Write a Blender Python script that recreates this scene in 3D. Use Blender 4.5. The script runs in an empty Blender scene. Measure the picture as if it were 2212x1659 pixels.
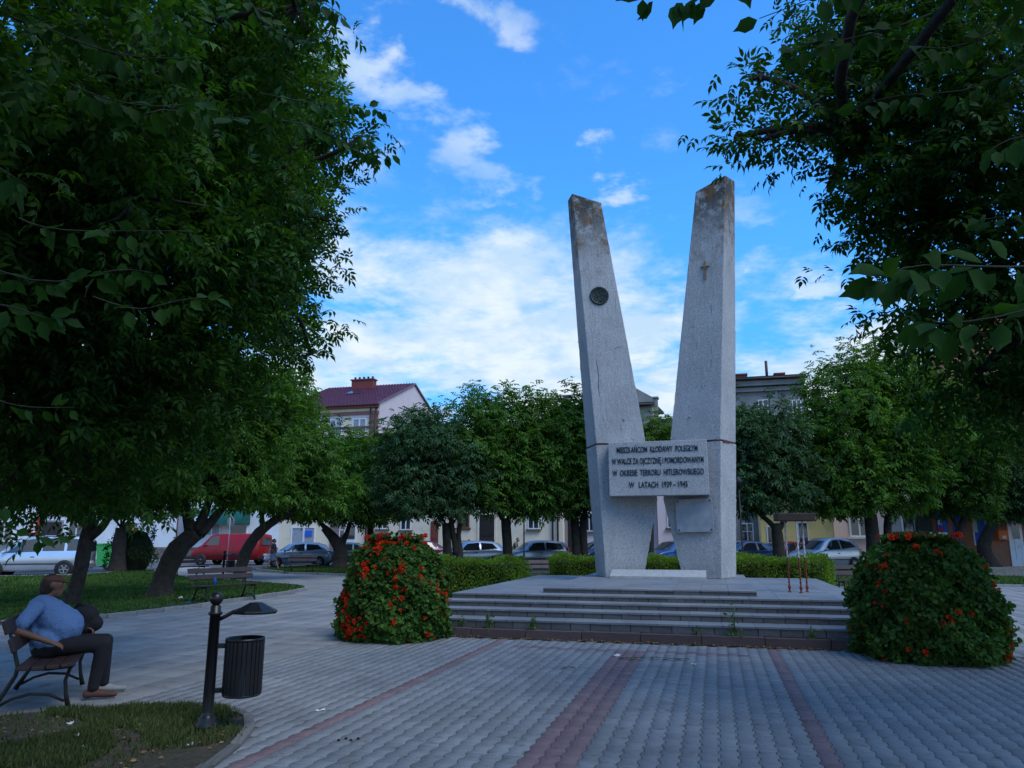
import bpy, bmesh, math, random
import numpy as np
from mathutils import Vector, Matrix, Euler
R = math.radians
sc = bpy.context.scene
col = sc.collection
random.seed(7); rng = np.random.default_rng(7)

# ---------------------------------------------------------------- camera
cam_d = bpy.data.cameras.new('camera'); cam = bpy.data.objects.new('camera', cam_d); col.objects.link(cam)
cam.location = (0, 0, 1.62); cam.rotation_euler = (R(90 + 11.83), 0, 0)
cam_d.sensor_width = 36; cam_d.lens = 36 * 1805 / 2500; cam_d.clip_start = .05; cam_d.clip_end = 3000
sc.camera = cam

# ---------------------------------------------------------------- sky and sun
SUN_AZ, SUN_EL = R(136), R(54)            # azimuth clockwise from +Y (the view), elevation
w = bpy.data.worlds.new('World'); sc.world = w; w.use_nodes = True
nt = w.node_tree; N = nt.nodes; L = nt.links; N.clear()
def wn(t, **k):
    n = N.new(t)
    for a, b in k.items(): setattr(n, a, b)
    return n
out = wn('ShaderNodeOutputWorld'); bg = wn('ShaderNodeBackground'); bg.inputs[1].default_value = .138
sky = wn('ShaderNodeTexSky', sky_type='NISHITA', sun_disc=False, sun_elevation=SUN_EL, sun_rotation=SUN_AZ, air_density=1.0, dust_density=.6, ozone_density=2.5)
tint = wn('ShaderNodeMix', data_type='RGBA', blend_type='MULTIPLY'); tint.inputs[0].default_value = 1
tint.inputs[7].default_value = (.50, 1.46, 2.3, 1)
L.new(sky.outputs[0], tint.inputs[6])
tc = wn('ShaderNodeTexCoord'); sep = wn('ShaderNodeSeparateXYZ'); L.new(tc.outputs['Generated'], sep.inputs[0])
def math_n(op, a, b=None, c=None, clamp=False):
    n = wn('ShaderNodeMath', operation=op); n.use_clamp = clamp
    for i, v in enumerate((a, b, c)):
        if v is None: continue
        if isinstance(v, (int, float)): n.inputs[i].default_value = v
        else: L.new(v, n.inputs[i])
    return n.outputs[0]
zc = math_n('MAXIMUM', sep.outputs[2], 0.0)
den = math_n('ADD', zc, .16)
cx = math_n('DIVIDE', sep.outputs[0], den); cy = math_n('DIVIDE', sep.outputs[1], den)
comb = wn('ShaderNodeCombineXYZ'); L.new(cx, comb.inputs[0]); L.new(cy, comb.inputs[1])
off = wn('ShaderNodeVectorMath', operation='ADD'); L.new(comb.outputs[0], off.inputs[0]); off.inputs[1].default_value = (1.3, 5.2, 1.4)
def noise(scale, detail, rough, dist=0.0, src=None):
    n = wn('ShaderNodeTexNoise'); n.inputs['Scale'].default_value = scale; n.inputs['Detail'].default_value = detail
    n.inputs['Roughness'].default_value = rough; n.inputs['Distortion'].default_value = dist
    L.new(src or off.outputs[0], n.inputs['Vector']); return n.outputs[0]
big = noise(.8, 3, .5); puff = noise(2.6, 10, .60, .15); fine = noise(7, 6, .6, .2)
cov = math_n('MULTIPLY_ADD', big, .62, math_n('MULTIPLY', puff, .66))
cov = math_n('MULTIPLY_ADD', fine, .14, cov)
lowb = math_n('MULTIPLY_ADD', zc, -1.55, .86)          # more cloud towards the horizon, as a flat layer looks
lowb = math_n('MAXIMUM', math_n('MINIMUM', lowb, .66), .17)
cov = math_n('ADD', cov, math_n('MULTIPLY', lowb, .55))
ramp = wn('ShaderNodeMapRange'); ramp.interpolation_type = 'SMOOTHSTEP'
L.new(cov, ramp.inputs[0]); ramp.inputs[1].default_value = .83; ramp.inputs[2].default_value = 1.01
def smooth(x, lo, hi, a_=0., b_=1.):
    q = wn('ShaderNodeMapRange'); q.interpolation_type = 'SMOOTHSTEP'; L.new(x, q.inputs[0]); q.inputs[1].default_value = lo; q.inputs[2].default_value = hi; q.inputs[3].default_value = a_; q.inputs[4].default_value = b_; return q.outputs[0]
small = math_n('MULTIPLY', smooth(noise(5.2, 9, .56, .1), .52, .65), smooth(noise(1.15, 2, .5), .47, .60))   # scattered small puffs
cloud = math_n('MAXIMUM', ramp.outputs[0], math_n('MULTIPLY', small, .8))
ccol = wn('ShaderNodeMix', data_type='RGBA'); L.new(smooth(noise(4.4, 8, .6, .2), .36, .64), ccol.inputs[0])
ccol.inputs[6].default_value = (3.9, 5.2, 6.4, 1); ccol.inputs[7].default_value = (5.9, 6.5, 6.9, 1)
hz = wn('ShaderNodeMix', data_type='RGBA', blend_type='MULTIPLY'); hz.inputs[0].default_value = 1; L.new(tint.outputs[2], hz.inputs[6])
hzv = smooth(zc, .0, .42, .55, 1.0); hc = wn('ShaderNodeCombineColor'); [L.new(hzv, hc.inputs[k]) for k in range(3)]; L.new(hc.outputs[0], hz.inputs[7])
mix = wn('ShaderNodeMix', data_type='RGBA'); L.new(math_n('MULTIPLY', cloud, .94), mix.inputs[0])
L.new(hz.outputs[2], mix.inputs[6]); L.new(ccol.outputs[2], mix.inputs[7])
L.new(mix.outputs[2], bg.inputs[0]); L.new(bg.outputs[0], out.inputs[0])

sun_d = bpy.data.lights.new('sun', 'SUN'); sun_d.energy = 2.0; sun_d.angle = R(34); sun_d.color = (1, .965, .925)
sun = bpy.data.objects.new('sun', sun_d); col.objects.link(sun)
sd = Vector((math.sin(SUN_AZ) * math.cos(SUN_EL), math.cos(SUN_AZ) * math.cos(SUN_EL), math.sin(SUN_EL)))
sun.rotation_euler = sd.to_track_quat('Z', 'Y').to_euler()
sc.view_settings.view_transform = 'Standard'; sc.view_settings.look = 'None'; sc.view_settings.exposure = 0.12; sc.view_settings.gamma = 1
sc.cycles.max_bounces = 5; sc.cycles.diffuse_bounces = 2; sc.cycles.glossy_bounces = 2; sc.cycles.transmission_bounces = 3; sc.cycles.transparent_max_bounces = 6
sc.cycles.use_denoising = True; sc.cycles.caustics_reflective = False; sc.cycles.caustics_refractive = False

# ---------------------------------------------------------------- helpers
A = R(15)                                     # the square's grid is turned 15 degrees from the view
def W(u, v, z=0.): return Vector((u * math.cos(A) + v * math.sin(A), -u * math.sin(A) + v * math.cos(A), z))
def UV(x, y): return (x * math.cos(A) - y * math.sin(A), x * math.sin(A) + y * math.cos(A))

_c, _s = math.cos(R(11.83)), math.sin(R(11.83))
def spot(px, py, Y):
    """the point Y metres ahead that lies in that direction of the survey view (2212 px wide)"""
    x = (px - 1106) / 2212; y = (829.5 - py) / 2212; f = .722; d = Vector((x, f * _c - y * _s, f * _s + y * _c)); return Vector((0, 0, 1.62)) + d * (Y / d.y)
def node_mat(name):
    m = bpy.data.materials.new(name); m.use_nodes = True
    return m, m.node_tree.nodes, m.node_tree.links, m.node_tree.nodes['Principled BSDF']
def pmat(name, c1, c2=None, scale=6., rough=.75, bump=0., bscale=None, island=0., spec=.3, metal=0., speck=None, detail=6., coat=0., world=False):
    """procedural paint/stone: two colours by noise, island/object variation, fine specks, bump"""
    m, n, l, b = node_mat(name)
    c2 = c2 or tuple(x * .8 for x in c1)
    tcn = n.new('ShaderNodeTexCoord'); nz = n.new('ShaderNodeTexNoise')
    nz.inputs['Scale'].default_value = scale; nz.inputs['Detail'].default_value = detail; nz.inputs['Roughness'].default_value = .6
    co = n.new('ShaderNodeNewGeometry').outputs['Position'] if world else tcn.outputs['Object']
    l.new(co, nz.inputs['Vector'])
    mr = n.new('ShaderNodeMapRange'); mr.inputs[1].default_value = .35; mr.inputs[2].default_value = .65; l.new(nz.outputs[0], mr.inputs[0])
    mx = n.new('ShaderNodeMix'); mx.data_type = 'RGBA'; l.new(mr.outputs[0], mx.inputs[0])
    mx.inputs[6].default_value = (*c1, 1); mx.inputs[7].default_value = (*c2, 1); last = mx.outputs[2]
    if speck:
        s2 = n.new('ShaderNodeTexNoise'); s2.inputs['Scale'].default_value = speck[1]; s2.inputs['Detail'].default_value = 3; l.new(co, s2.inputs['Vector'])
        r2 = n.new('ShaderNodeMapRange'); r2.inputs[1].default_value = speck[2]; r2.inputs[2].default_value = speck[2] + .1; l.new(s2.outputs[0], r2.inputs[0])
        m2 = n.new('ShaderNodeMix'); m2.data_type = 'RGBA'; l.new(r2.outputs[0], m2.inputs[0]); l.new(last, m2.inputs[6]); m2.inputs[7].default_value = (*speck[0], 1); last = m2.outputs[2]
    if island:
        g = n.new('ShaderNodeNewGeometry'); oi = n.new('ShaderNodeObjectInfo')
        ad = n.new('ShaderNodeMath'); ad.operation = 'ADD'; l.new(g.outputs['Random Per Island'], ad.inputs[0]); l.new(oi.outputs['Random'], ad.inputs[1])
        fr = n.new('ShaderNodeMath'); fr.operation = 'FRACT'; l.new(ad.outputs[0], fr.inputs[0])
        mp = n.new('ShaderNodeMapRange'); mp.inputs[3].default_value = 1 - island; mp.inputs[4].default_value = 1 + island; l.new(fr.outputs[0], mp.inputs[0])
        hs = n.new('ShaderNodeHueSaturation'); l.new(mp.outputs[0], hs.inputs['Value']); l.new(last, hs.inputs['Color']); last = hs.outputs[0]
    l.new(last, b.inputs['Base Color']); b.inputs['Roughness'].default_value = rough
    b.inputs['Specular IOR Level'].default_value = spec; b.inputs['Metallic'].default_value = metal; b.inputs['Coat Weight'].default_value = coat
    if bump:
        bz = n.new('ShaderNodeTexNoise'); bz.inputs['Scale'].default_value = bscale or scale * 6; bz.inputs['Detail'].default_value = 4; l.new(co, bz.inputs['Vector'])
        bp = n.new('ShaderNodeBump'); bp.inputs['Strength'].default_value = bump; bp.inputs['Distance'].default_value = .02; l.new(bz.outputs[0], bp.inputs['Height']); l.new(bp.outputs[0], b.inputs['Normal'])
    return m
def leaf_mat(name, c1, c2, trans=.35, yellow=None):
    m, n, l, b = node_mat(name); n.remove(b); o = n['Material Output']
    g = n.new('ShaderNodeNewGeometry'); mx = n.new('ShaderNodeMix'); mx.data_type = 'RGBA'
    l.new(g.outputs['Random Per Island'], mx.inputs[0]); mx.inputs[6].default_value = (*c1, 1); mx.inputs[7].default_value = (*c2, 1)
    tcn = n.new('ShaderNodeTexCoord'); nz = n.new('ShaderNodeTexNoise'); nz.inputs['Scale'].default_value = .9; nz.inputs['Detail'].default_value = 2; l.new(tcn.outputs['Object'], nz.inputs['Vector'])
    mr = n.new('ShaderNodeMapRange'); mr.inputs[1].default_value = .35; mr.inputs[2].default_value = .65; mr.inputs[3].default_value = .75; mr.inputs[4].default_value = 1.3; l.new(nz.outputs[0], mr.inputs[0])
    hs = n.new('ShaderNodeHueSaturation'); l.new(mx.outputs[2], hs.inputs['Color']); l.new(mr.outputs[0], hs.inputs['Value'])
    d = n.new('ShaderNodeBsdfPrincipled'); d.inputs['Roughness'].default_value = .6; d.inputs['Specular IOR Level'].default_value = .14; l.new(hs.outputs[0], d.inputs['Base Color'])
    t = n.new('ShaderNodeBsdfTranslucent'); tm = n.new('ShaderNodeMix'); tm.data_type = 'RGBA'; tm.blend_type = 'MULTIPLY'; tm.inputs[0].default_value = 1
    l.new(hs.outputs[0], tm.inputs[6]); tm.inputs[7].default_value = (1.5, 1.55, .5, 1); l.new(tm.outputs[2], t.inputs[0])
    ms = n.new('ShaderNodeMixShader'); ms.inputs[0].default_value = trans; l.new(d.outputs[0], ms.inputs[1]); l.new(t.outputs[0], ms.inputs[2]); l.new(ms.outputs[0], o.inputs[0])
    return m

def tag(o, label=None, cat=None, group=None, kind=None):
    if label: o['label'] = label
    if cat: o['category'] = cat
    if group: o['group'] = group
    if kind: o['kind'] = kind
    return o
def empty(name, loc=(0, 0, 0), rz=0., label=None, cat=None, group=None, kind=None):
    o = bpy.data.objects.new(name, None); col.objects.link(o); o.location = loc; o.rotation_euler = (0, 0, rz); o.empty_display_size = .2
    return tag(o, label, cat, group, kind)
def link(name, me, parent=None, loc=None, rot=None):
    o = bpy.data.objects.new(name, me); col.objects.link(o); o.parent = parent
    if loc is not None: o.location = loc
    if rot is not None: o.rotation_euler = rot
    return o
class MB:
    """collects shapes for ONE mesh"""
    def __init__(s): s.v = []; s.f = []; s.sm = []
    def add(s, vs, fs, smooth=False):
        k = len(s.v); s.v += [tuple(p) for p in vs]; s.f += [tuple(i + k for i in f) for f in fs]; s.sm += [smooth] * len(fs); return s
    def box(s, a, b, m=None):
        x0, y0, z0 = a; x1, y1, z1 = b
        vs = [Vector(p) for p in ((x0, y0, z0), (x1, y0, z0), (x1, y1, z0), (x0, y1, z0), (x0, y0, z1), (x1, y0, z1), (x1, y1, z1), (x0, y1, z1))]
        if m is not None: vs = [m @ p for p in vs]
        return s.add(vs, [(0, 3, 2, 1), (4, 5, 6, 7), (0, 1, 5, 4), (1, 2, 6, 5), (2, 3, 7, 6), (3, 0, 4, 7)])
    def bbox(s, a, b, bev=.01, m=None):
        """box with bevelled edges"""
        bm = bmesh.new(); bmesh.ops.create_cube(bm, size=1)
        for v in bm.verts: v.co = Vector([(a[i] + b[i]) / 2 + v.co[i] * (b[i] - a[i]) for i in range(3)])
        bmesh.ops.bevel(bm, geom=list(bm.edges), offset=bev, segments=2, affect='EDGES', profile=.6)
        bm.verts.index_update()
        vs = [(m @ v.co if m is not None else v.co.copy()) for v in bm.verts]
        s.add(vs, [[v.index for v in f.verts] for f in bm.faces], False); bm.free(); return s
    def tube(s, pts, rad, n=8, cap=True, smooth=True):
        pts = [Vector(p) for p in pts]; rad = rad if isinstance(rad, (list, tuple)) else [rad] * len(pts)
        k = len(pts); vs = []; ref = None
        for i, p in enumerate(pts):
            d = (pts[min(i + 1, k - 1)] - pts[max(i - 1, 0)]).normalized()
            if ref is None: ref = d.orthogonal().normalized()
            ref = (ref - d * ref.dot(d)); ref = ref.normalized() if ref.length > 1e-6 else d.orthogonal().normalized()
            b = d.cross(ref)
            for j in range(n):
                a = 2 * math.pi * j / n; vs.append(p + (ref * math.cos(a) + b * math.sin(a)) * rad[i])
        fs = [(i * n + j, i * n + (j + 1) % n, (i + 1) * n + (j + 1) % n, (i + 1) * n + j) for i in range(k - 1) for j in range(n)]
        s.add(vs, fs, smooth)
        if cap: s.add([], []); K = len(s.v) - len(vs); s.f += [tuple(K + j for j in reversed(range(n))), tuple(K + (k - 1) * n + j for j in range(n))]; s.sm += [False, False]
        return s
    def lathe(s, prof, n=20, m=None, smooth=True, c=(0, 0)):
        vs = []; 
        for r, z in prof:
            for j in range(n):
                a = 2 * math.pi * j / n; p = Vector((c[0] + r * math.cos(a), c[1] + r * math.sin(a), z)); vs.append(m @ p if m is not None else p)
        k = len(prof)
        fs = [(i * n + j, i * n + (j + 1) % n, (i + 1) * n + (j + 1) % n, (i + 1) * n + j) for i in range(k - 1) for j in range(n)]
        s.add(vs, fs, smooth); return s
    def prism(s, poly, z0, z1, m=None):
        n = len(poly); vs = [Vector((x, y, z0)) for x, y in poly] + [Vector((x, y, z1)) for x, y in poly]
        if m is not None: vs = [m @ p for p in vs]
        return s.add(vs, [tuple(reversed(range(n))), tuple(range(n, 2 * n))] + [(i, (i + 1) % n, n + (i + 1) % n, n + i) for i in range(n)])
    def mesh(s, name, mat):
        me = bpy.data.meshes.new(name); me.from_pydata(s.v, [], s.f); me.polygons.foreach_set('use_smooth', s.sm); me.materials.append(mat); me.update(); return me
    def build(s, name, mat, parent=None, loc=None, rot=None): return link(name, s.mesh(name, mat), parent, loc, rot)
def np_mesh(name, V, F, mat, smooth=False):
    """fast mesh from numpy arrays; F is (n,k)"""
    me = bpy.data.meshes.new(name); n, k = F.shape
    me.vertices.add(len(V)); me.vertices.foreach_set('co', np.ascontiguousarray(V, np.float32).ravel())
    me.loops.add(n * k); me.loops.foreach_set('vertex_index', np.ascontiguousarray(F, np.int32).ravel())
    me.polygons.add(n); me.polygons.foreach_set('loop_start', np.arange(0, n * k, k, dtype=np.int32))
    if smooth: me.polygons.foreach_set('use_smooth', np.ones(n, bool))
    me.materials.append(mat); me.update(calc_edges=True); return me
def copy_tree(o, parent=None):
    c = o.copy(); col.objects.link(c); c.parent = parent
    for ch in list(o.children): copy_tree(ch, c)
    return c
def in_poly(x, y, P):
    r = False; j = len(P) - 1
    for i in range(len(P)):
        if (P[i][1] > y) != (P[j][1] > y) and x < (P[j][0] - P[i][0]) * (y - P[i][1]) / (P[j][1] - P[i][1]) + P[i][0]: r = not r
        j = i
    return r
def np_in_poly(p, P):
    x, y = p[:, 0], p[:, 1]; r = np.zeros(len(p), bool); j = len(P) - 1
    for i in range(len(P)):
        (xi, yi), (xj, yj) = P[i], P[j]
        if yi != yj: r ^= ((yi > y) != (yj > y)) & (x < (xj - xi) * (y - yi) / (yj - yi) + xi)
        j = i
    return r
def finalize(o):
    """turn modifiers / text into a plain mesh"""
    tmp = bpy.data.scenes.new('workbench'); tmp.collection.objects.link(o); vl = tmp.view_layers[0]; vl.update(); me = bpy.data.meshes.new_from_object(o.evaluated_get(vl.depsgraph)); bpy.data.scenes.remove(tmp); return me
def text_mesh(name, body, size, mat, depth=.01, bold=0.0, align='CENTER', sx=1.0, spacing=1.0):
    cu = bpy.data.curves.new(name, 'FONT'); cu.body = body; cu.size = size; cu.align_x = align; cu.align_y = 'CENTER'; cu.extrude = depth; cu.offset = bold; cu.space_character = spacing; cu.resolution_u = 3
    o = bpy.data.objects.new(name, cu); me = finalize(o); bpy.data.objects.remove(o); bpy.data.curves.remove(cu)
    for v in me.vertices: v.co.x *= sx
    me.materials.clear(); me.materials.append(mat); return me
# ---------------------------------------------------------------- the setting: ground, street, paving, lawns
M = {}
M['asphalt'] = pmat('asphalt', (.085, .085, .09), (.12, .12, .125), 1.2, .9, .3, 60)
M['joint'] = pmat('joint_sand', (.055, .05, .045), (.085, .075, .065), 8, .95)
M['paver'] = pmat('paver_grey', (.205, .212, .216), (.155, .162, .166), .9, .9, .2, 90, island=.11, speck=((.13, .13, .125), 7, .60), world=True)
M['paver_red'] = pmat('paver_purple', (.185, .125, .128), (.145, .10, .105), .9, .9, .2, 90, island=.11, speck=((.10, .075, .078), 7, .60), world=True)
M['slab'] = pmat('concrete_slab', (.245, .24, .23), (.175, .172, .167), .8, .9, .35, 60, island=.08, speck=((.15, .145, .135), 5, .6), world=True)
M['kerb'] = pmat('kerb_concrete', (.27, .265, .255), (.2, .195, .19), 5, .9, .3, 60, island=.12)
M['soil'] = pmat('soil', (.07, .052, .036), (.032, .034, .018), 9, 1., 1., 45, detail=10, speck=((.14, .11, .08), 40, .62))
M['lawn'] = pmat('lawn_soil', (.035, .065, .018), (.05, .055, .025), 2., 1., .6, 30)
M['grass'] = leaf_mat('grass_blade', (.035, .085, .014), (.065, .115, .024), .25); M['grass_dry'] = leaf_mat('grass_blade_dry', (.035, .06, .016), (.075, .085, .03), .2)
M['white_line'] = pmat('road_paint', (.75, .75, .73), (.55, .55, .53), 6, .8)
M['kerb_old'] = pmat('sunken_kerb', (.17, .165, .155), (.11, .108, .10), 5, .95, .5, 50, island=.2)
M['walk'] = pmat('pavement_far', (.25, .245, .24), (.19, .19, .185), 2, .9)

def sheet(name, poly, z, mat, kind='structure'):
    o = MB().add([(x, y, z) for x, y in poly], [tuple(range(len(poly)))]).build(name, mat); return tag(o, kind=kind)
sheet('ground', [(-700, -500), (700, -500), (700, 900), (-700, 900)], -.03, M['asphalt'])

LAWN_L = [(-40, 4), (-24, 8.4), (-16, 11.6), (-9.84, 14.86), (-8.48, 16.13), (-7.9, 17.4), (-7.56, 18.6), (-7.2, 20.8), (-6.75, 23.2), (-6.6, 24.5), (-6.9, 25.6), (-7.54, 26.56), (-10.29, 29.38), (-12.6, 31.2), (-14.6, 33.2), (-16.6, 35.6), (-18.2, 38.8), (-20.6, 39.6), (-19.3, 37), (-19.2, 34.1), (-24, 31.6), (-42, 22)]
LAWN_N = [(-4.95, 5.0), (-4.86, 7.35), (-4.4, 7.58), (-3.8, 7.74), (-3.2, 7.8), (-2.8, 7.7), (-2.45, 7.35), (-2.28, 6.9), (-2.2, 6.35), (-2.2, 5.8), (-2.25, 4.6), (-2.4, 3.4), (-4.9, 3.2)]
LAWN_3 = [(-13.4, 40.0), (-10.6, 36.3), (-7.5, 34.2), (-4.3, 32.4), (-3.6, 36.0), (-5.2, 41.5), (-8.5, 44.2), (-12.6, 44.6)]
LAWN_B = [(-2.5, 28.2), (4, 26.6), (12, 24.6), (14.5, 26), (16, 33), (12, 35.5), (4, 37), (-1.5, 37.6), (-2.9, 35)]
LAWN_R = [(15.2, 26.9), (19, 25.7), (34, 22.2), (36, 36), (31, 40.5), (20, 40.5), (16.5, 36)]
def lawn(name, P, z=.035, mat=None, kerb_w=.09, kerb_len=.75, closed=True, blades=0, bare=None, kerb_z=.0, gm='grass', km='kerb'):
    o = sheet(name, P, z, mat or M['lawn'])
    me = MB().bbox((-.5, -.5, -.5), (.5, .5, .5), .06).mesh('kerb_stone', M[km])
    for i in range(len(P) if closed else len(P) - 1):
        a, b = Vector((*P[i], 0)), Vector((*P[(i + 1) % len(P)], 0)); d = b - a; n = max(1, round(d.length / kerb_len))
        if (a + b).length / 2 > 60: continue
        for k in range(n):
            c = a + d * ((k + .5) / n)
            q = link('kerb_stone', me, o, (c.x, c.y, .02 + kerb_z + random.uniform(-.006, .006)), (0, 0, math.atan2(d.y, d.x) + random.uniform(-.01, .01))); q.scale = (d.length / n - .012, kerb_w, .14)
    if blades:
        xs = np.array(P); lo, hi = xs.min(0), xs.max(0); got = []; have = 0
        while have < blades:
            p = rng.uniform(lo, hi, (60000, 2)); p = p[rng.random(len(p)) < np.minimum(1, (9 / np.hypot(p[:, 0], p[:, 1])) ** 1.1)]
            p = p[np_in_poly(p, P)]
            if bare is not None: p = p[rng.random(len(p)) > np.array([bare(q) for q in p])]
            got.append(p); have += len(p)
        pts = np.concatenate(got)[:blades]; pts = np.concatenate([pts, np.full((len(pts), 1), z)], 1)
        n = len(pts); a = rng.uniform(0, 6.283, n); dist = np.hypot(pts[:, 0], pts[:, 1])
        h = rng.uniform(.03, .085, n) * np.clip(dist / 14, .8, 1.15); wd = .004 * np.clip(dist / 4, 1, 8); ln = rng.uniform(-.6, .6, (n, 2)) * h[:, None]
        s = np.stack([np.cos(a) * wd, np.sin(a) * wd, 0 * a], 1)
        V = np.stack([pts - s, pts + s, pts + np.concatenate([ln, h[:, None]], 1)], 1).reshape(-1, 3)
        g = link('grass', np_mesh('grass', V, np.arange(3 * n).reshape(-1, 3), M[gm]), o); g['kind'] = 'stuff'
    return o
def noise2(p, s): return .5 + .5 * math.sin(p[0] * s + 1.3 * math.sin(p[1] * s * .7)) * math.sin(p[1] * s * 1.1 + math.sin(p[0] * s * 1.6))
lawn('lawn_with_trees', LAWN_L, blades=90000, bare=lambda p: .1 + .75 * (p[0] > -9.2 and 18 < p[1] < 21) * noise2(p, 2))
lawn('near_lawn', LAWN_N, z=.012, kerb_z=-.06, km='kerb_old', kerb_len=.5, mat=M['soil'], gm='grass_dry', blades=42000, bare=lambda p: .25 + .7 * (noise2(p, 2.6) > .55) + .5 * (p[0] > -2.7))
lawn('bench_lawn', LAWN_3, blades=15000); lawn('hedge_lawn', LAWN_B, blades=8000); lawn('right_lawn', LAWN_R, blades=20000)
LAWNS = [LAWN_L, LAWN_N, LAWN_3, LAWN_B, LAWN_R]

# interlocking wavy blocks in front of the steps
PU0, PU1, PV0, PV1 = -5.85, 4.15, 3.4, 12.40
pb = [W(PU0, PV0), W(PU1, PV0), W(PU1, PV1), W(PU0, PV1)]
plaza = sheet('plaza_paving', [(p.x, p.y) for p in pb], -.010, M['joint'])
bw, cw, Lb = .0825, .0625, .2; pitch = bw + cw; g = .003
outl = [(-bw + g, -.1 + g), (bw - g, -.1 + g), (bw - g, -.068), (cw - g, -.032), (cw - g, .032), (bw - g, .068), (bw - g, .1 - g), (-bw + g, .1 - g), (-bw + g, .068), (-cw + g, .032), (-cw + g, -.032), (-bw + g, -.068)]
def block_geo():
    n = 12; i = [(x * .972, y * .975) for x, y in outl]
    V = [(x, y, -.02) for x, y in outl] + [(x, y, -.004) for x, y in outl] + [(x, y, 0) for x, y in i]
    F = [(k, (k + 1) % n, n + (k + 1) % n, n + k) for k in range(n)] + [(n + k, n + (k + 1) % n, 2 * n + (k + 1) % n, 2 * n + k) for k in range(n)]
    top = [(24, 25, 26, 35), (35, 26, 27, 34), (34, 27, 28, 33), (33, 28, 29, 32), (32, 29, 30, 31)]
    return np.array(V), np.array(F + top)
bV, bF = block_geo()
def block_is_red(u, v):
    if abs(u + 3.40) < .0725 or abs(u - .82) < .0725: return True
    if -1.53 < u < -1.05 and v < 11.5: return True
    if -3.1 < u < .35 and abs(v - 11.55) < .14: return True
    return False
blocks = []
nc = int((PU1 - PU0) / pitch)
for i in range(nc):
    u = PU0 + (i + .5) * pitch
    for j in range(int((PV1 - PV0) / Lb)):
        v = PV0 + (j + .5 + .5 * (i % 2)) * Lb
        if v + .1 > PV1: continue
        p = W(u, v)
        if in_poly(p.x, p.y, LAWN_N): continue
        blocks.append((u, v, p, block_is_red(u, v)))
def sees(p, m=1.02):
    y = p.y * math.cos(R(11.83)) + (p.z - 1.62) * math.sin(R(11.83)); z = -p.y * math.sin(R(11.83)) + (p.z - 1.62) * math.cos(R(11.83))
    return y > .2 and abs(p.x / y) < .6925 * m and abs(z / y) < .5194 * m
blocks.sort(key=lambda b: (not sees(b[2], .99), b[2].length))
me_g = np_mesh('paving_block', bV, bF, M['paver']); me_r = np_mesh('paving_block', bV, bF, M['paver_red'])
for u, v, p, r in blocks[:300]:
    link('paving_block', me_r if r else me_g, plaza, (p.x, p.y, random.uniform(-.002, .001)), (random.uniform(-.005, .005), random.uniform(-.005, .005), -A))
def joined(name, items, mat, parent):
    n = len(items); V = np.zeros((n, len(bV), 3)); c, s = math.cos(-A), math.sin(-A); Rm = np.array([[c, -s, 0], [s, c, 0], [0, 0, 1]])
    for k, (u, v, p, r) in enumerate(items):
        q = bV.copy(); q[:, 2] += random.uniform(-.002, .001) + q[:, 0] * random.uniform(-.006, .006) + q[:, 1] * random.uniform(-.006, .006); V[k] = q @ Rm.T + np.array(p)
    F = (bF[None] + (np.arange(n) * len(bV))[:, None, None]).reshape(-1, 4)
    o = link(name, np_mesh(name, V.reshape(-1, 3), F, mat), parent); o['kind'] = 'stuff'; return o
joined('far_paving', [b for b in blocks[300:] if not b[3]], M['paver'], plaza); joined('far_red_paving', [b for b in blocks[300:] if b[3]], M['paver_red'], plaza)

# square concrete slabs of the paths around it
pp = [W(-34, 2), W(22, 2), W(22, 33.5), W(-34, 33.5)]
path = sheet('slab_path', [(p.x, p.y) for p in pp], -.016, M['joint'])
slabs = []; S = .5
for i in range(-64, 40):
    for j in range(4, 66):
        u, v = i * S - .1, j * S + .25
        if PU0 - .2 < u < PU1 + .2 and v < PV1 + .1: continue
        if -5.3 < u < 2.9 and 12.4 < v < 21.9: continue
        p = W(u, v)
        if any(in_poly(p.x, p.y, q) for q in LAWNS) or not sees(p, 1.15): continue
        slabs.append((u, v, p))
slabs.sort(key=lambda b: b[2].length)
e = .25 - .005; e2 = .25 - .014
sV = np.array([(sx * e, sy * e, z) for z in (-.03, -.008) for sx, sy in ((-1, -1), (1, -1), (1, 1), (-1, 1))] + [(sx * e2, sy * e2, 0) for sx, sy in ((-1, -1), (1, -1), (1, 1), (-1, 1))])
sF = np.array([(k, (k + 1) % 4, 4 + (k + 1) % 4, 4 + k) for k in range(4)] + [(4 + k, 4 + (k + 1) % 4, 8 + (k + 1) % 4, 8 + k) for k in range(4)] + [(8, 9, 10, 11)])
me_s = np_mesh('paving_slab', sV, sF, M['slab'])
for u, v, p in slabs[:300]:
    link('paving_slab', me_s, path, (p.x, p.y, random.uniform(-.006, .002)), (random.uniform(-.012, .012), random.uniform(-.012, .012), -A + random.uniform(-.008, .008)))
bV, bF = sV, sF
joined('far_slabs', [(u, v, p, 0) for u, v, p in slabs[300:]], M['slab'], path)

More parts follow.
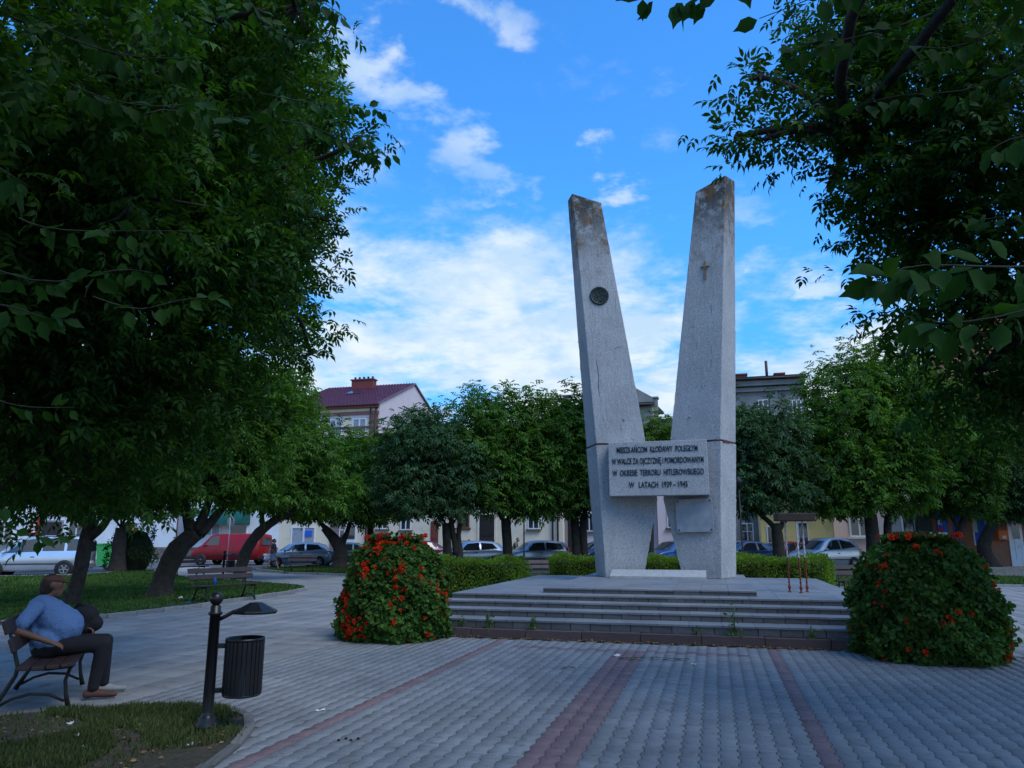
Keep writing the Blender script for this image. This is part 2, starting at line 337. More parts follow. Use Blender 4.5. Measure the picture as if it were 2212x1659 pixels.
# street side: far pavement strip, kerb and zebra crossing
fw = [W(-75, 46.4), W(40, 46.4), W(40, 60), W(-75, 60)]
tag(MB().add([(p.x, p.y, z) for p in fw for z in (-.03, .1)], [(1, 3, 5, 7), (0, 2, 3, 1)]).build('far_pavement', M['walk']), kind='structure')
ap = [W(-19, 37.2), W(24, 37.2), W(24, 46.39), W(-19, 46.39)]
tag(MB().add([(p.x, p.y, z) for p in ap for z in (-.05, .085)], [(1, 3, 5, 7), (0, 2, 3, 1), (2, 4, 5, 3), (6, 0, 1, 7)]).build('parking_apron', M['asphalt']), kind='structure')
for k in range(6):
    c = Vector((-16.6 - k * .1, 38.6 + k * 1.05, -.022)); d = W(1, 0).normalized(); n = W(0, 1)
    tag(MB().add([c - d * 2.1 - n * .22, c + d * 2.1 - n * .22, c + d * 2.1 + n * .22, c - d * 2.1 + n * .22], [(0, 1, 2, 3)]).build('zebra_stripe', M['white_line']), kind='structure')
kb = sheet('street_kerb', [(-42, 21.2), (-24, 30.9), (-18.7, 33.6), (-18.9, 34.0), (-24.1, 31.3), (-42, 21.7)], .03, M['kerb'])
# ---------------------------------------------------------------- stepped platform and monument
UC = -1.27
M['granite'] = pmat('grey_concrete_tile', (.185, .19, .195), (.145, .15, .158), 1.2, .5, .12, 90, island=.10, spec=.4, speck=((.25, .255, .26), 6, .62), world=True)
M['curb_red'] = pmat('red_kerb', (.105, .074, .076), (.078, .058, .06), 4, .85, .3, 60, island=.1)
def conc(name, c1, c2, top_stain):
    m, n, l, b = node_mat(name)
    tcn = n.new('ShaderNodeTexCoord'); 
    def nz(s, d, r=.6):
        q = n.new('ShaderNodeTexNoise'); q.inputs['Scale'].default_value = s; q.inputs['Detail'].default_value = d; q.inputs['Roughness'].default_value = r; l.new(tcn.outputs['Object'], q.inputs['Vector']); return q.outputs[0]
    def rng_(x, a, b_, c=0., d=1.):
        q = n.new('ShaderNodeMapRange'); q.inputs[1].default_value = a; q.inputs[2].default_value = b_; q.inputs[3].default_value = c; q.inputs[4].default_value = d; l.new(x, q.inputs[0]); return q.outputs[0]
    def mixc(f, x, y):
        q = n.new('ShaderNodeMix'); q.data_type = 'RGBA'; l.new(f, q.inputs[0])
        for i, s in ((6, x), (7, y)):
            if isinstance(s, tuple): q.inputs[i].default_value = (*s, 1)
            else: l.new(s, q.inputs[i])
        return q.outputs[2]
    def mul(x, y):
        q = n.new('ShaderNodeMath'); q.operation = 'MULTIPLY'; q.use_clamp = True
        for i, s in enumerate((x, y)):
            if isinstance(s, (int, float)): q.inputs[i].default_value = s
            else: l.new(s, q.inputs[i])
        return q.outputs[0]
    c = mixc(rng_(nz(1.1, 5), .35, .65), c1, c2)
    c = mixc(rng_(nz(42, 2), .53, .60), c, tuple(x * .62 for x in c1)); c = mixc(rng_(nz(55, 2), .60, .66), c, tuple(min(1, x * 1.45) for x in c1))
    sp = n.new('ShaderNodeSeparateXYZ'); l.new(tcn.outputs['Object'], sp.inputs[0])
    mp = n.new('ShaderNodeMapping'); mp.inputs['Scale'].default_value = (9, 9, .8); l.new(tcn.outputs['Object'], mp.inputs[0])
    st = n.new('ShaderNodeTexNoise'); st.inputs['Scale'].default_value = 1.; st.inputs['Detail'].default_value = 5; l.new(mp.outputs[0], st.inputs['Vector'])
    streak = rng_(st.outputs[0], .5, .72)
    c = mixc(mul(streak, .22), c, tuple(x * .55 for x in c1))
    if top_stain:
        h = rng_(sp.outputs[2], 8.2, 9.9)
        dirt = mul(rng_(nz(3.5, 8, .75), .36, .52), h); c = mixc(mul(dirt, .95), c, (.05, .045, .038))
        rust = mul(mul(rng_(nz(2.2, 4), .48, .62), rng_(sp.outputs[2], 7.6, 9.6)), rng_(nz(5, 6, .7), .42, .58)); c = mixc(mul(rust, 1.3), c, (.15, .085, .035))
    l.new(c, b.inputs['Base Color']); b.inputs['Roughness'].default_value = .92; b.inputs['Specular IOR Level'].default_value = .2
    bp = n.new('ShaderNodeBump'); bp.inputs['Strength'].default_value = .55; bp.inputs['Distance'].default_value = .012; l.new(nz(48, 3), bp.inputs['Height']); l.new(bp.outputs[0], b.inputs['Normal'])
    return m
M['conc'] = conc('pebble_concrete', (.385, .385, .38), (.30, .302, .30), True)
M['conc2'] = conc('plaque_concrete', (.40, .405, .40), (.33, .335, .33), False)
M['ink'] = pmat('letter_paint', (.012, .012, .014), (.02, .02, .022), 10, .6)
M['bronze'] = pmat('dark_bronze', (.018, .022, .022), (.04, .05, .045), 12, .45, .4, 30, metal=.6)
M['gold'] = pmat('tarnished_brass', (.30, .19, .09), (.16, .10, .05), 12, .5, metal=.5)
M['brick_raw'] = pmat('exposed_brick', (.13, .05, .035), (.06, .03, .025), 20, .95, .6, 60)
M['stone_lt'] = pmat('pale_stone', (.36, .365, .36), (.29, .295, .29), 9, .8, .3, 70, speck=((.2, .2, .2), 30, .63))
M['tinplate'] = pmat('worn_metal_plate', (.27, .30, .33), (.36, .38, .40), 5, .5, .1, 30, metal=.3)

plat = empty('stepped_platform', W(UC, 12.43), -A, 'low stepped platform of grey concrete tiles under the monument', 'platform')
def pl(u, v, z): return (u - UC, v - 12.43, z)
PL0, PL1 = -5.0, 2.55
rows = [(12.60, .138, .282), (13.14, .282, .398), (13.64, .398, .496), (14.14, .496, .59)]
# core bodies: each tread body sits behind its riser tiles
for k, (v, z0, z1) in enumerate(rows):
    v2 = 21.6 if k == 3 else rows[k + 1][0] + .02
    MB().box(pl(PL0 + .02, v + .03, -.02), pl(PL1 - .02, v2, z1 - .03)).build('step_core', M['joint'], plat)
tile = MB().bbox((-.5, -.5, -.5), (.5, .5, .5), .02).mesh('tile', M['granite'])
M['granite_shade'] = pmat('shaded_riser_tile', (.105, .108, .115), (.08, .083, .09), 2.5, .7, .12, 90, island=.14, speck=((.15, .15, .155), 90, .62))  # darker copy of the tread tile: the risers' shade is put into the colour
tile_d = tile.copy(); tile_d.materials[0] = M['granite_shade']
def put_tile(name, u0, u1, v0, v1, z0, z1, gap=.012):
    c = pl((u0 + u1) / 2, (v0 + v1) / 2, (z0 + z1) / 2)
    o = link(name, tile, plat, (c[0], c[1] + random.uniform(-.003, .003), c[2] + random.uniform(-.0015, .0015))); o.scale = (u1 - u0 - gap, v1 - v0, z1 - z0); return o
for k, (v, z0, z1) in enumerate(rows):
    n = 23; off = [0, .12, .05, .17][k]; w0 = (PL1 - PL0) / n
    edges = sorted({PL0, PL1, *[PL0 + (i + off / w0) * w0 for i in range(1, n)]})
    for a, b in zip(edges, edges[1:]):
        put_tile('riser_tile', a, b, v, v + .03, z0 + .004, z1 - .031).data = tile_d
    if k < 3:
        v2 = rows[k + 1][0]
        for i in range(15): put_tile('tread_tile', PL0 + i * (PL1 - PL0) / 15, PL0 + (i + 1) * (PL1 - PL0) / 15, v - .012, v2 + .001, z1 - .03, z1, .004)
SU0, SU1 = -3.30, .70
for i in range(15):
    for j in range(14):
        a, b = PL0 + i * (PL1 - PL0) / 15, PL0 + (i + 1) * (PL1 - PL0) / 15; c = 14.128 + j * .534
        if a > SU0 + .1 and b < SU1 - .1 and c > 14.7: continue
        put_tile('platform_tile', a, b, c, c + .532, .56, .59, .005)
MB().box(pl(SU0 + .01, 14.70, .592), pl(SU1 - .01, 21.3, .65)).build('dais_core', M['joint'], plat)
for i in range(8):
    a = SU0 + i * .5
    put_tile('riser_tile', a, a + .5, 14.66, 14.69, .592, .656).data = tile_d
    for j in range(11): put_tile('platform_tile', a, a + .5, 14.645 + j * .6, 14.645 + j * .6 + .596, .657, .685, .005)
curb_me = MB().bbox((-.5, -.5, -.5), (.5, .5, .5), .04).mesh('kerb_stone', M['curb_red'])
for i in range(8):
    c = pl(PL0 + (i + .5) * (PL1 - PL0) / 8, 12.51, .07); o = link('kerb_stone', curb_me, plat, (c[0], c[1], c[2] + random.uniform(-.004, .004))); o.scale = ((PL1 - PL0) / 8 - .01, .16, .14)

mon = empty('memorial_monument', W(UC, 18.9, .685), -A, 'tall grey concrete war memorial with two splayed pillars and a plaque', 'monument')
ZB = .685
def pillar(sgn):
    # (z, inner, outer) of the front face measured from the axis; the back is wider on the outside
    prof_up = [(4.02, .31, 1.545, .385), (6.5, .655, 1.727, .35), (9.0, 1.02, 1.91, .30), None]
    def ring(z, i, o, ex): k = .30 * (o - i) / 1.2; return [(i, k, z), (o, 0, z), (o + ex, .8, z), (i + .12, .85, z)]
    def loft(rings, name, mat, cap=True):
        mb = MB(); n = len(rings[0]); vs = [p for r in rings for p in r]; vs = [(p[0] * sgn, p[1], p[2] - ZB) for p in vs]
        fs = [(k * n + j, k * n + (j + 1) % n, (k + 1) * n + (j + 1) % n, (k + 1) * n + j) for k in range(len(rings) - 1) for j in range(n)]
        fs += [tuple(reversed(range(n))), tuple((len(rings) - 1) * n + j for j in range(n))]
        if sgn < 0: fs = [tuple(reversed(f)) for f in fs]
        mb.add(vs, fs); o = mb.build(name, mat, mon)
        bm = bmesh.new(); bm.from_mesh(o.data); bmesh.ops.bevel(bm, geom=list(bm.edges), offset=.012, segments=1, affect='EDGES')
        bmesh.ops.subdivide_edges(bm, edges=[e for e in bm.edges if e.calc_length() > .3], cuts=22, use_grid_fill=True); g_ = np.random.default_rng(4)
        for v in bm.verts:
            k = .0018 if g_.random() < .95 else .008
            v.co += Vector(g_.normal(size=3)) * k
        bm.to_mesh(o.data); bm.free(); return o
    top = [(1.28, .2, 10.78), (2.06, 0, 11.06), (2.06 + .27, .8, 11.25), (1.40, .8, 10.95)]
    up = loft([ring(4.03, .305, 1.545, .385), ring(7.0, .73, 1.762, .34), top], 'pillar', M['conc'])
    lo = loft([ring(ZB, .47, 1.385, .36), ring(2.6, .07, 1.475, .38), ring(3.99, .295, 1.55, .39)], 'pillar_base', M['conc'])
    # joint between the two cast pieces
    j = MB(); pts = [(.33, .312), (1.52, .012), (1.885, .79), (.44, .79)]
    j.add([(x * sgn, y, z - ZB) for z in (3.985, 4.035) for x, y in pts], [(0, 1, 5, 4), (1, 2, 6, 5), (2, 3, 7, 6), (3, 0, 4, 7)]); j.build('joint', M['brick_raw'], mon)
    MB().lathe([(.028, 0), (.032, .012), (.024, .016), (.0, .016)], 12, Matrix.Translation((.83 * sgn, .17, 4.66 - ZB)) @ Matrix.Rotation(R(90), 4, 'X')).build('bolt', M['conc'], mon)
pillar(-1); pillar(1)
# broken-out brick at the right joint
mb = MB()
for k in range(5): mb.bbox((-.06, -.03, -.035), (.06, .05, .035), .01, Matrix.Translation((1.62 + k * .055, .16 + k * .13, 4.0 - ZB)) @ Matrix.Rotation(R(63), 4, 'Z') @ Matrix.Rotation(random.uniform(-.1, .1), 4, 'Y'))
mb.build('broken_brick', M['brick_raw'], mon)
plq = MB().bbox((-1.205, -.25, 2.665 - ZB), (1.215, .12, 4.01 - ZB), .012).build('plaque', M['conc2'], mon)
lines = [('MIESZKAŃCOM  KŁODAWY  POLEGŁYM', 3.80, 1.98), ('W WALCE ZA OJCZYZNĘ I POMORDOWANYM', 3.515, 2.24), ('W  OKRESIE  TERRORU  HITLEROWSKIEGO', 3.225, 2.22), ('W   LATACH  1939 – 1945', 2.925, 1.42)]
for t, z, wd in lines:
    me = text_mesh('inscription', t, .185, M['ink'], .008, .0010); xs = [v.co.x for v in me.vertices]; k = wd / (max(xs) - min(xs)); cxm = (max(xs) + min(xs)) / 2
    for v in me.vertices: v.co.x = (v.co.x - cxm) * k; v.co.y *= 1.12
    link('inscription', me, mon, (0, -.257, z - ZB), (R(90), 0, 0))
sp = MB().bbox((-.455, -.035, -.405), (.455, .0, .405), .006).build('small_plate', M['tinplate'], mon, (.83, .10, 2.185 - ZB), (0, R(-1), R(-13)))
for x in (-.40, .40):
    for z in (-.35, .35): MB().lathe([(.022, 0), (.018, .014), (0, .018)], 10, Matrix.Translation((x, -.035, z)) @ Matrix.Rotation(R(90), 4, 'X')).build('bolt', M['bronze'], sp)
# bronze relief roundel
mb = MB(); T = Matrix.Translation((-1.385, .11, 8.04 - ZB)) @ Matrix.Rotation(R(14), 4, 'Z') @ Matrix.Rotation(R(90), 4, 'X')
mb.lathe([(.25, 0), (.255, .03), (.237, .045), (.22, .034), (.0, .034)], 36, T); rd = mb.build('roundel', M['bronze'], mon)
mb = MB()
for i in range(46):
    a = i * 2.399; r = .17 * math.sqrt(i / 46); q = T @ Matrix.Translation((r * math.cos(a), r * math.sin(a), .034)); s = random.uniform(.014, .03)
    mb.lathe([(s, 0), (s * .8, s * .35), (0, s * .5)], 6, q)
for i in range(40): a = i * 6.283 / 40; mb.lathe([(.01, 0), (.007, .008), (0, .01)], 5, T @ Matrix.Translation((.188 * math.cos(a), .188 * math.sin(a), .034)))
mb.build('relief', M['bronze'], rd)
cr = MB().bbox((-.016, -.05, -.28), (.016, -.005, .24), .005).bbox((-.115, -.046, .06), (.115, -.008, .09), .005)
cr.build('cross', M['gold'], mon, (1.415, .115, 8.52 - ZB), (0, R(1), R(-14)))
# sloping slab lying before the pillars
v0 = 18.29 - 18.9
MB().add([(x, y, z) for x in (-1.205, 1.04) for y, z in ((v0, .0), (v0, .062), (v0 + .55, .20), (v0 + .55, .0))] , [(0, 3, 2, 1), (4, 5, 6, 7), (0, 1, 5, 4), (1, 2, 6, 5), (2, 3, 7, 6), (3, 0, 4, 7)]).build('sloping_slab', M['stone_lt'], mon)

# cracks and rain streak ridges in the concrete
for sgn, pts in ((-1, [(1.52, 6.3), (1.47, 6.05), (1.44, 5.8), (1.46, 5.5), (1.42, 5.2)]), (-1, [(1.47, 5.55), (1.36, 5.53)]), (-1, [(1.05, 6.55), (.92, 6.6), (.82, 6.62)]), (1, [(1.55, 7.6), (1.5, 7.5), (1.52, 7.3)])):
    def fv(x, z):
        i_ = .305 + (z - 4.03) * .1431; o_ = 1.545 + (z - 4.03) * .0731; return .30 * (o_ - i_) / 1.2 * (o_ - x) / (o_ - i_)
    MB().tube([(sgn * x, fv(x, z) - .001, z - ZB) for x, z in pts], [.002 + .005 * (0 < k < len(pts) - 1) for k in range(len(pts))], 5).build('crack', M['ink'], mon)
# ---------------------------------------------------------------- trees, hedges, flower towers
M['bark'] = pmat('bark', (.050, .042, .034), (.024, .02, .017), 7, 1., .9, 22, detail=9)
M['twig'] = pmat('pale_twig', (.06, .06, .045), (.03, .03, .024), 12, .9)
M['leaf'] = leaf_mat('leaf_green', (.030, .088, .014), (.085, .17, .024), .4)
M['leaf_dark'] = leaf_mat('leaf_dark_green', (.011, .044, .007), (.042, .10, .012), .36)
M['leaf_bright'] = leaf_mat('leaf_yellow_green', (.05, .12, .015), (.11, .18, .022), .42)
M['leaf_blue'] = leaf_mat('leaf_blue_green', (.026, .068, .028), (.05, .10, .04), .3)
M['hedge'] = leaf_mat('hedge_leaf', (.075, .15, .018), (.18, .26, .028), .42)
def unit(a): return a / np.maximum(np.linalg.norm(a, axis=-1, keepdims=True), 1e-9)
# leaflet lying along +X, folded on its rib; near = 8 faces, far = 2
LF_NEAR = (np.array([(0, 0, 0), (.28, .19, .045), (.28, 0, 0), (.28, -.19, .045), (.62, .20, .03), (.62, 0, -.03), (.62, -.20, .03), (.80, .07, -.045), (.80, -.07, -.045), (1, 0, -.14)]),
           np.array([(0, 2, 1), (0, 3, 2), (1, 2, 4), (2, 5, 4), (2, 3, 6), (2, 6, 5), (4, 5, 7), (5, 6, 8), (5, 9, 7), (5, 8, 9)]))
LF_FAR = (np.array([(0, 0, 0), (.45, .24, .05), (1, 0, -.10), (.45, -.24, .05)]), np.array([(0, 2, 1), (0, 3, 2)]))
def compound(lf, n=5, droop=.5):
    """ash-like leaf: n leaflets on one stalk, hanging"""
    v, f = lf; Vs, Fs = [], []; k = 0
    spec = [(.42, 62, .44), (.42, -62, .44), (.68, 48, .46), (.68, -48, .46), (.86, 0, .52)][5 - n:]
    for x, ang, s in spec:
        q = v * s; a = R(ang); c, sn = math.cos(a), math.sin(a)
        q = np.stack([q[:, 0] * c - q[:, 1] * sn, q[:, 0] * sn + q[:, 1] * c, q[:, 2] - droop * (q[:, 0] ** 2) / s * .9], 1); q[:, 0] += x; q[:, 2] -= droop * x * x * .35
        Vs.append(q); Fs.append(f + k); k += len(v)
    return np.concatenate(Vs), np.concatenate(Fs)
CN, CF, C3 = compound(LF_NEAR), compound(LF_FAR), compound(LF_FAR, 3)
def frames(ax, up):
    x = unit(ax); y = unit(np.cross(up, x)); z = np.cross(x, y); return np.stack([x, y, z], 2)
def scatter_mesh(name, tmpl, P, Rm, S, mat):
    v, f = tmpl; n = len(P)
    V = np.einsum('nij,kj->nki', Rm, v) * S[:, None, None] + P[:, None, :]
    F = (f[None] + (np.arange(n) * len(v))[:, None, None]).reshape(-1, f.shape[1])
    return np_mesh(name, V.reshape(-1, 3), F, mat)
def blob_shoots(blobs, per_m2, rim=.55, up=.45, zmin=None):
    """points spread through the outer part of ellipsoids, with an outward/upward axis"""
    Ps, As = [], []
    for c, r in blobs:
        r = np.array(r if isinstance(r, (tuple, list)) else (r, r, r * .85), float); n = max(6, int(per_m2 * 4 * math.pi * ((r[0] * r[1] * r[2]) ** (2 / 3))))
        d = unit(rng.normal(size=(n, 3))); rad = rim + (1.06 - rim) * rng.random(n) ** .6
        wob = 1 + .26 * np.sin(d[:, 0] * 5 + c[0]) * np.sin(d[:, 1] * 4 + c[1] * 2) + .2 * np.sin(d[:, 2] * 6 + d[:, 0] * 3 + c[2])
        p = np.array(c) + d * r * (rad * wob)[:, None]
        Ps.append(p); As.append(unit(d * .8 + np.array([0, 0, up]) + rng.normal(size=(n, 3)) * .28))
    P, Ax = np.concatenate(Ps), np.concatenate(As)
    if zmin is not None: k = P[:, 2] > zmin + rng.random(len(P)) * .5; P, Ax = P[k], Ax[k]
    return P, Ax
def shoot_leaves(P, Ax, L, k, size, hang=.55):
    """k compound leaves along each shoot"""
    n = len(P); t = (np.arange(k) + .5) / k
    base = P[:, None] + Ax[:, None] * (L[:, None] * (t - .5)[None])[:, :, None]
    base = base.reshape(-1, 3); a = np.repeat(Ax, k, 0); m = len(base)
    side = unit(np.cross(a, rng.normal(size=(m, 3)))); d = unit(side * .9 + a * .45 + np.array([0, 0, -hang]) * rng.random((m, 1)))
    up = unit(np.array([0, 0, 1.]) + rng.normal(size=(m, 3)) * .35); return base, frames(d, up), size * rng.uniform(.75, 1.25, m)
def limb(mb, a, b, r0, r1, sag=.0, n=6, wig=.08, seg=7):
    a, b = Vector(a), Vector(b); d = (b - a).length; pts = []
    o1 = Vector(rng.normal(size=3)) * d * wig * .35; o2 = Vector(rng.normal(size=3)) * d * wig * .35
    for i in range(seg + 1):
        t = i / seg; pts.append(a.lerp(b, t) + o1 * math.sin(math.pi * t) + o2 * math.sin(2 * math.pi * t) * .5 + Vector((0, 0, -sag * d * math.sin(math.pi * t))))
    mb.tube(pts, [r0 + (r1 - r0) * i / seg for i in range(seg + 1)], n); return pts
def tree(name, label, trunk, radii, forks, blobs, mat, per_m2=9, leaf=.3, k=5, L=(.35, .7), tm=CF, zmin=None, spikes=0, group=None, spike_h=1.0, rim=.55):
    if tm is CF: blobs = [(c, (r * .92 if isinstance(r, (int, float)) else tuple(q * .92 for q in r))) for c, r in blobs]
    base = Vector(trunk[0]); root = empty(name, base, 0, label, 'tree', group)
    mb = MB()
    # smooth the trunk line
    pts = []; rad = []
    for i in range(len(trunk) - 1):
        for q in range(4):
            t = q / 4; p0, p1, p2, p3 = [Vector(trunk[max(0, min(len(trunk) - 1, i + o))]) for o in (-1, 0, 1, 2)]
            pts.append(.5 * ((2 * p1) + (p2 - p0) * t + (2 * p0 - 5 * p1 + 4 * p2 - p3) * t * t + (3 * p1 - p0 - 3 * p2 + p3) * t ** 3)); rad.append((radii[i] * (1 - t) + radii[i + 1] * t) * random.uniform(.93, 1.07))
    pts.append(Vector(trunk[-1])); rad.append(radii[-1])
    pts[0] = pts[0] - Vector((0, 0, .06)); rad[0] *= 1.35; rad[1] *= 1.08
    mb.tube([p - base for p in pts], rad, 12)
    tr = mb.build('trunk', M['bark'], root)
    tops = [Vector(trunk[-1])]
    for a, b, r0, r1 in forks:
        fb = MB(); limb(fb, Vector(a) - base, Vector(b) - base, r0, r1, 0, 8, .10); fb.build('limb', M['bark'], tr); tops.append(Vector(b))
    bb = MB()
    for c, r in blobs:
        c = Vector(c); s = min(tops, key=lambda t: (t - c).length); rr = r if isinstance(r, (int, float)) else min(r)
        limb(bb, s - base, c - base, .06, .03, 0, 6, .12)
        for q in range(5):
            e = Vector(unit(rng.normal(size=3))) * rr * .85; limb(bb, c - base, c + e - base, .028, .008, 0, 5, .12, 4)
    bb.build('branches', M['bark'], root)['kind'] = 'stuff'
    P, Ax = blob_shoots(blobs, per_m2, zmin=zmin, rim=rim); Ls = rng.uniform(*L, len(P))
    if spikes:   # upright shoots that stick out of the top
        tc = [(Vector(c), r if isinstance(r, (int, float)) else r[0]) for c, r in blobs]; tc = sorted(tc, key=lambda q: -q[0].z)[:max(2, len(tc) // 2)]
        sp = []
        for q in range(spikes):
            c, r = random.choice(tc); a = random.uniform(0, 6.283); rr = random.uniform(0, .8) * r; sp.append((c.x + rr * math.cos(a), c.y + rr * math.sin(a), c.z + r * .85 * math.sqrt(max(.05, 1 - (rr / r) ** 2)) + random.uniform(.0, .4)))
        sp = np.array(sp); P = np.concatenate([P, sp, sp + np.array([0, 0, .45 * spike_h])]); Ax = np.concatenate([Ax, np.tile([0, 0, 1.], (2 * len(sp), 1)) + rng.normal(size=(2 * len(sp), 3)) * .1]); Ls = np.concatenate([Ls, np.full(2 * len(sp), .6 * spike_h)])
    p, Rm, S = shoot_leaves(P, unit(Ax), Ls, k, leaf)
    cr = link('crown', scatter_mesh('crown', tm, p - np.array(base), Rm, S, mat), root); cr['kind'] = 'stuff'
    return root
G0 = 'maples on the square'
B = lambda px, py, Y, r: (tuple(spot(px, py, Y)), r)
# near left tree: its trunk stands outside the view, its crown fills the upper left
nl = [B(120, 120, 7, 1.4), B(330, 90, 7.5, 1.4), B(500, 120, 9, 1.2), B(580, 310, 10.5, 1.05), B(420, 300, 8, 1.4), B(200, 330, 7, 1.4), B(40, 300, 6, 1.2),
      B(700, 285, 9.5, (.5, .6, .32)), B(775, 300, 9.0, (.26, .35, .18)), B(110, 560, 7.5, 1.5), B(330, 540, 8.5, 1.5), B(500, 500, 10, 1.3), B(620, 470, 11, (.85, .9, .4)), B(705, 475, 11, (.4, .5, .14)), B(560, 600, 10.5, (.9, 1.0, .6)), B(620, 720, 11, (.35, .5, .3)), B(640, 585, 11, (.3, .4, .15)), B(670, 765, 11, (.2, .4, .14)),
      B(400, 720, 9.5, 1.5), B(200, 780, 8.5, 1.5), B(40, 780, 7.5, 1.3), B(90, 960, 8.5, 1.1), B(280, 900, 9.5, 1.2), B(540, 30, 7, .8), B(640, 15, 6.5, .32),
      ((-5.5, 2.8, 5.8), 1.7), ((-4.2, 1.2, 5.4), 1.4), ((-7.5, .5, 5.4), 1.9), ((-9.8, 4.5, 6.0), 1.9), ((-6.4, 6.8, 4.3), 1.4), ((-5.9, 4.6, 4.6), 1.4), ((-3.7, 3.5, 4.7), 1.2), ((-4.9, 5.3, 4.5), 1.2), ((-1.9, 1.4, 5.1), 1.2), ((-.4, .6, 5.2), 1.2), ((-3.5, 6.3, 4.7), .85), ((-3.1, 5.2, 5.2), .75)]  # this row: overhead crown parts, mostly unseen, added to shade the left foreground
near_l = tree('maple_tree', 'big dark maple whose leafy branches fill the upper left of the view', [(-9.2, 8.6, 0), (-9.0, 8.6, 2.2), (-8.5, 8.7, 4.5), (-7.8, 8.8, 6.5)], [.30, .24, .2, .15],
     [((-8.8, 8.6, 3), (-5.2, 8.2, 4.6), .11, .04), ((-8.5, 8.7, 4.5), (-4.4, 9.6, 6.6), .11, .04), ((-8.9, 8.6, 2.4), (-5.0, 9.0, 3.3), .08, .03), ((-8.4, 8.7, 5), (-5.6, 7.4, 6.2), .1, .04)],
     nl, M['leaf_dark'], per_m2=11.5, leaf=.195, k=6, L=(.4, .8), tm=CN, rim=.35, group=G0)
tree('maple_tree', 'taller lighter maple showing behind the dark upper-left branches', [(-11.5, 14.5, 0), (-11.0, 14.4, 3), (-9.6, 14.2, 6), (-7.8, 14, 8.2)], [.3, .25, .2, .12], [((-9.6, 14.2, 6), (-6.2, 14, 6.4), .1, .04), ((-9.6, 14.2, 6), (-7.2, 14, 10.2), .1, .04)],
     [B(570, 200, 14, 1.3), B(640, 190, 14, (.85, 1.0, 1.0)), B(705, 140, 14, (.3, .4, .35)), B(500, 60, 14, 1.4), B(600, 330, 14, 1.0), B(640, 400, 13.5, (.6, .8, .5)), B(530, 420, 14, 1.3), B(590, 550, 13.5, (.9, 1.0, .7)), B(460, 260, 14, 1.4), B(660, 500, 13.5, (.4, .5, .25)), B(590, 690, 13.5, (.7, .8, .6)), B(470, 640, 14, 1.3)], M['leaf_bright'], per_m2=8, leaf=.27, k=6, L=(.4, .8), rim=.4, group=G0)
# near right tree
nr = [B(2130, 60, 7, 1.3), B(1960, 40, 7.5, 1.2), B(1830, 40, 7.5, (.7, .8, .5)), B(1720, 150, 7.2, (.45, .5, .18)), B(1640, 165, 7, (.3, .4, .10)), B(1880, 200, 7.5, .85), B(1760, 280, 7.2, (.6, .6, .22)), B(1660, 298, 7, (.42, .4, .12)), B(1590, 296, 7, (.22, .3, .08)), B(2000, 270, 7, 1.2), B(2160, 330, 6.5, 1.2), B(1910, 380, 7.4, (.6, .8, .36)), B(1790, 400, 7.4, (.28, .4, .10)),
      B(2010, 470, 7.2, (.65, .8, .5)), B(1880, 480, 7.2, (.24, .3, .09)), B(2100, 540, 6.8, 1.1), B(2090, 620, 7, (.6, .7, .36)), B(1975, 600, 7.2, (.22, .3, .09)), B(2160, 720, 6.5, .8), B(2120, 800, 6.5, (.5, .7, .35)), B(2200, 880, 6.5, (.6, .7, .3)),
      ((6.0, 2.5, 5.6), 1.6), ((4.4, 1.6, 5.0), 1.3), ((5.4, 4.2, 5.6), 1.2), ((3.0, 2.5, 4.9), .8), ((1.5, 1.1, 5.1), 1.2), ((7.7, 9.7, 4.4), 1.2), ((6.9, 5.4, 4.3), 1.2), ((8.3, 8.2, 4.2), 1.4), ((7.2, -.8, 5.4), 1.8), ((9.5, 3.5, 5.2), 1.8), ((9.2, 7.2, 6.2), 1.7)]  # this row: crown parts mostly beyond the frame, added to block light on the right
near_r = tree('maple_tree', 'big dark maple whose leafy branches fill the upper right of the view', [(7.4, 6.6, 0), (7.3, 6.6, 2.2), (7.0, 6.7, 4.2), (6.2, 6.8, 6)], [.3, .24, .2, .13],
     [((7.1, 6.7, 3.6), (4.6, 7.2, 5.0), .1, .03), ((7.0, 6.7, 4.2), (3.6, 7.2, 5.9), .1, .03), ((7.2, 6.6, 3), (5.2, 6.9, 3.9), .08, .03)],
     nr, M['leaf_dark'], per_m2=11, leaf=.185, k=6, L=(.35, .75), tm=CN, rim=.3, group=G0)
# middle distance
def T(px, py, Y): return tuple(spot(px, py, Y))
def Gp(px, py):
    p = spot(px, py, 10); d = p - Vector((0, 0, 1.62)); q = Vector((0, 0, 1.62)) + d * (-1.62 / d.z); return (q.x, q.y, 0)
tree('maple_tree', 'slim dark leaning maple on the lawn just behind the seated man', [(-10.84, 18.84, 0), T(172, 1240, 18.8), T(185, 1170, 18.8), T(200, 1120, 18.8)], [.2, .17, .17, .14],
     [(T(195, 1160, 18.8), T(260, 1090, 18.6), .12, .07), (T(195, 1140, 18.8), T(120, 1060, 18.8), .12, .06)],
     [B(140, 1000, 18.8, 1.7), B(20, 1010, 18, 1.7), B(260, 1010, 19, 1.5), B(180, 880, 19, 1.8), B(60, 880, 18.5, 1.8), B(-60, 1040, 17.5, 1.4), B(90, 1080, 18, (1.3, 1.3, .7))], M['leaf_dark'], 11, .28, zmin=2.35, group=G0)
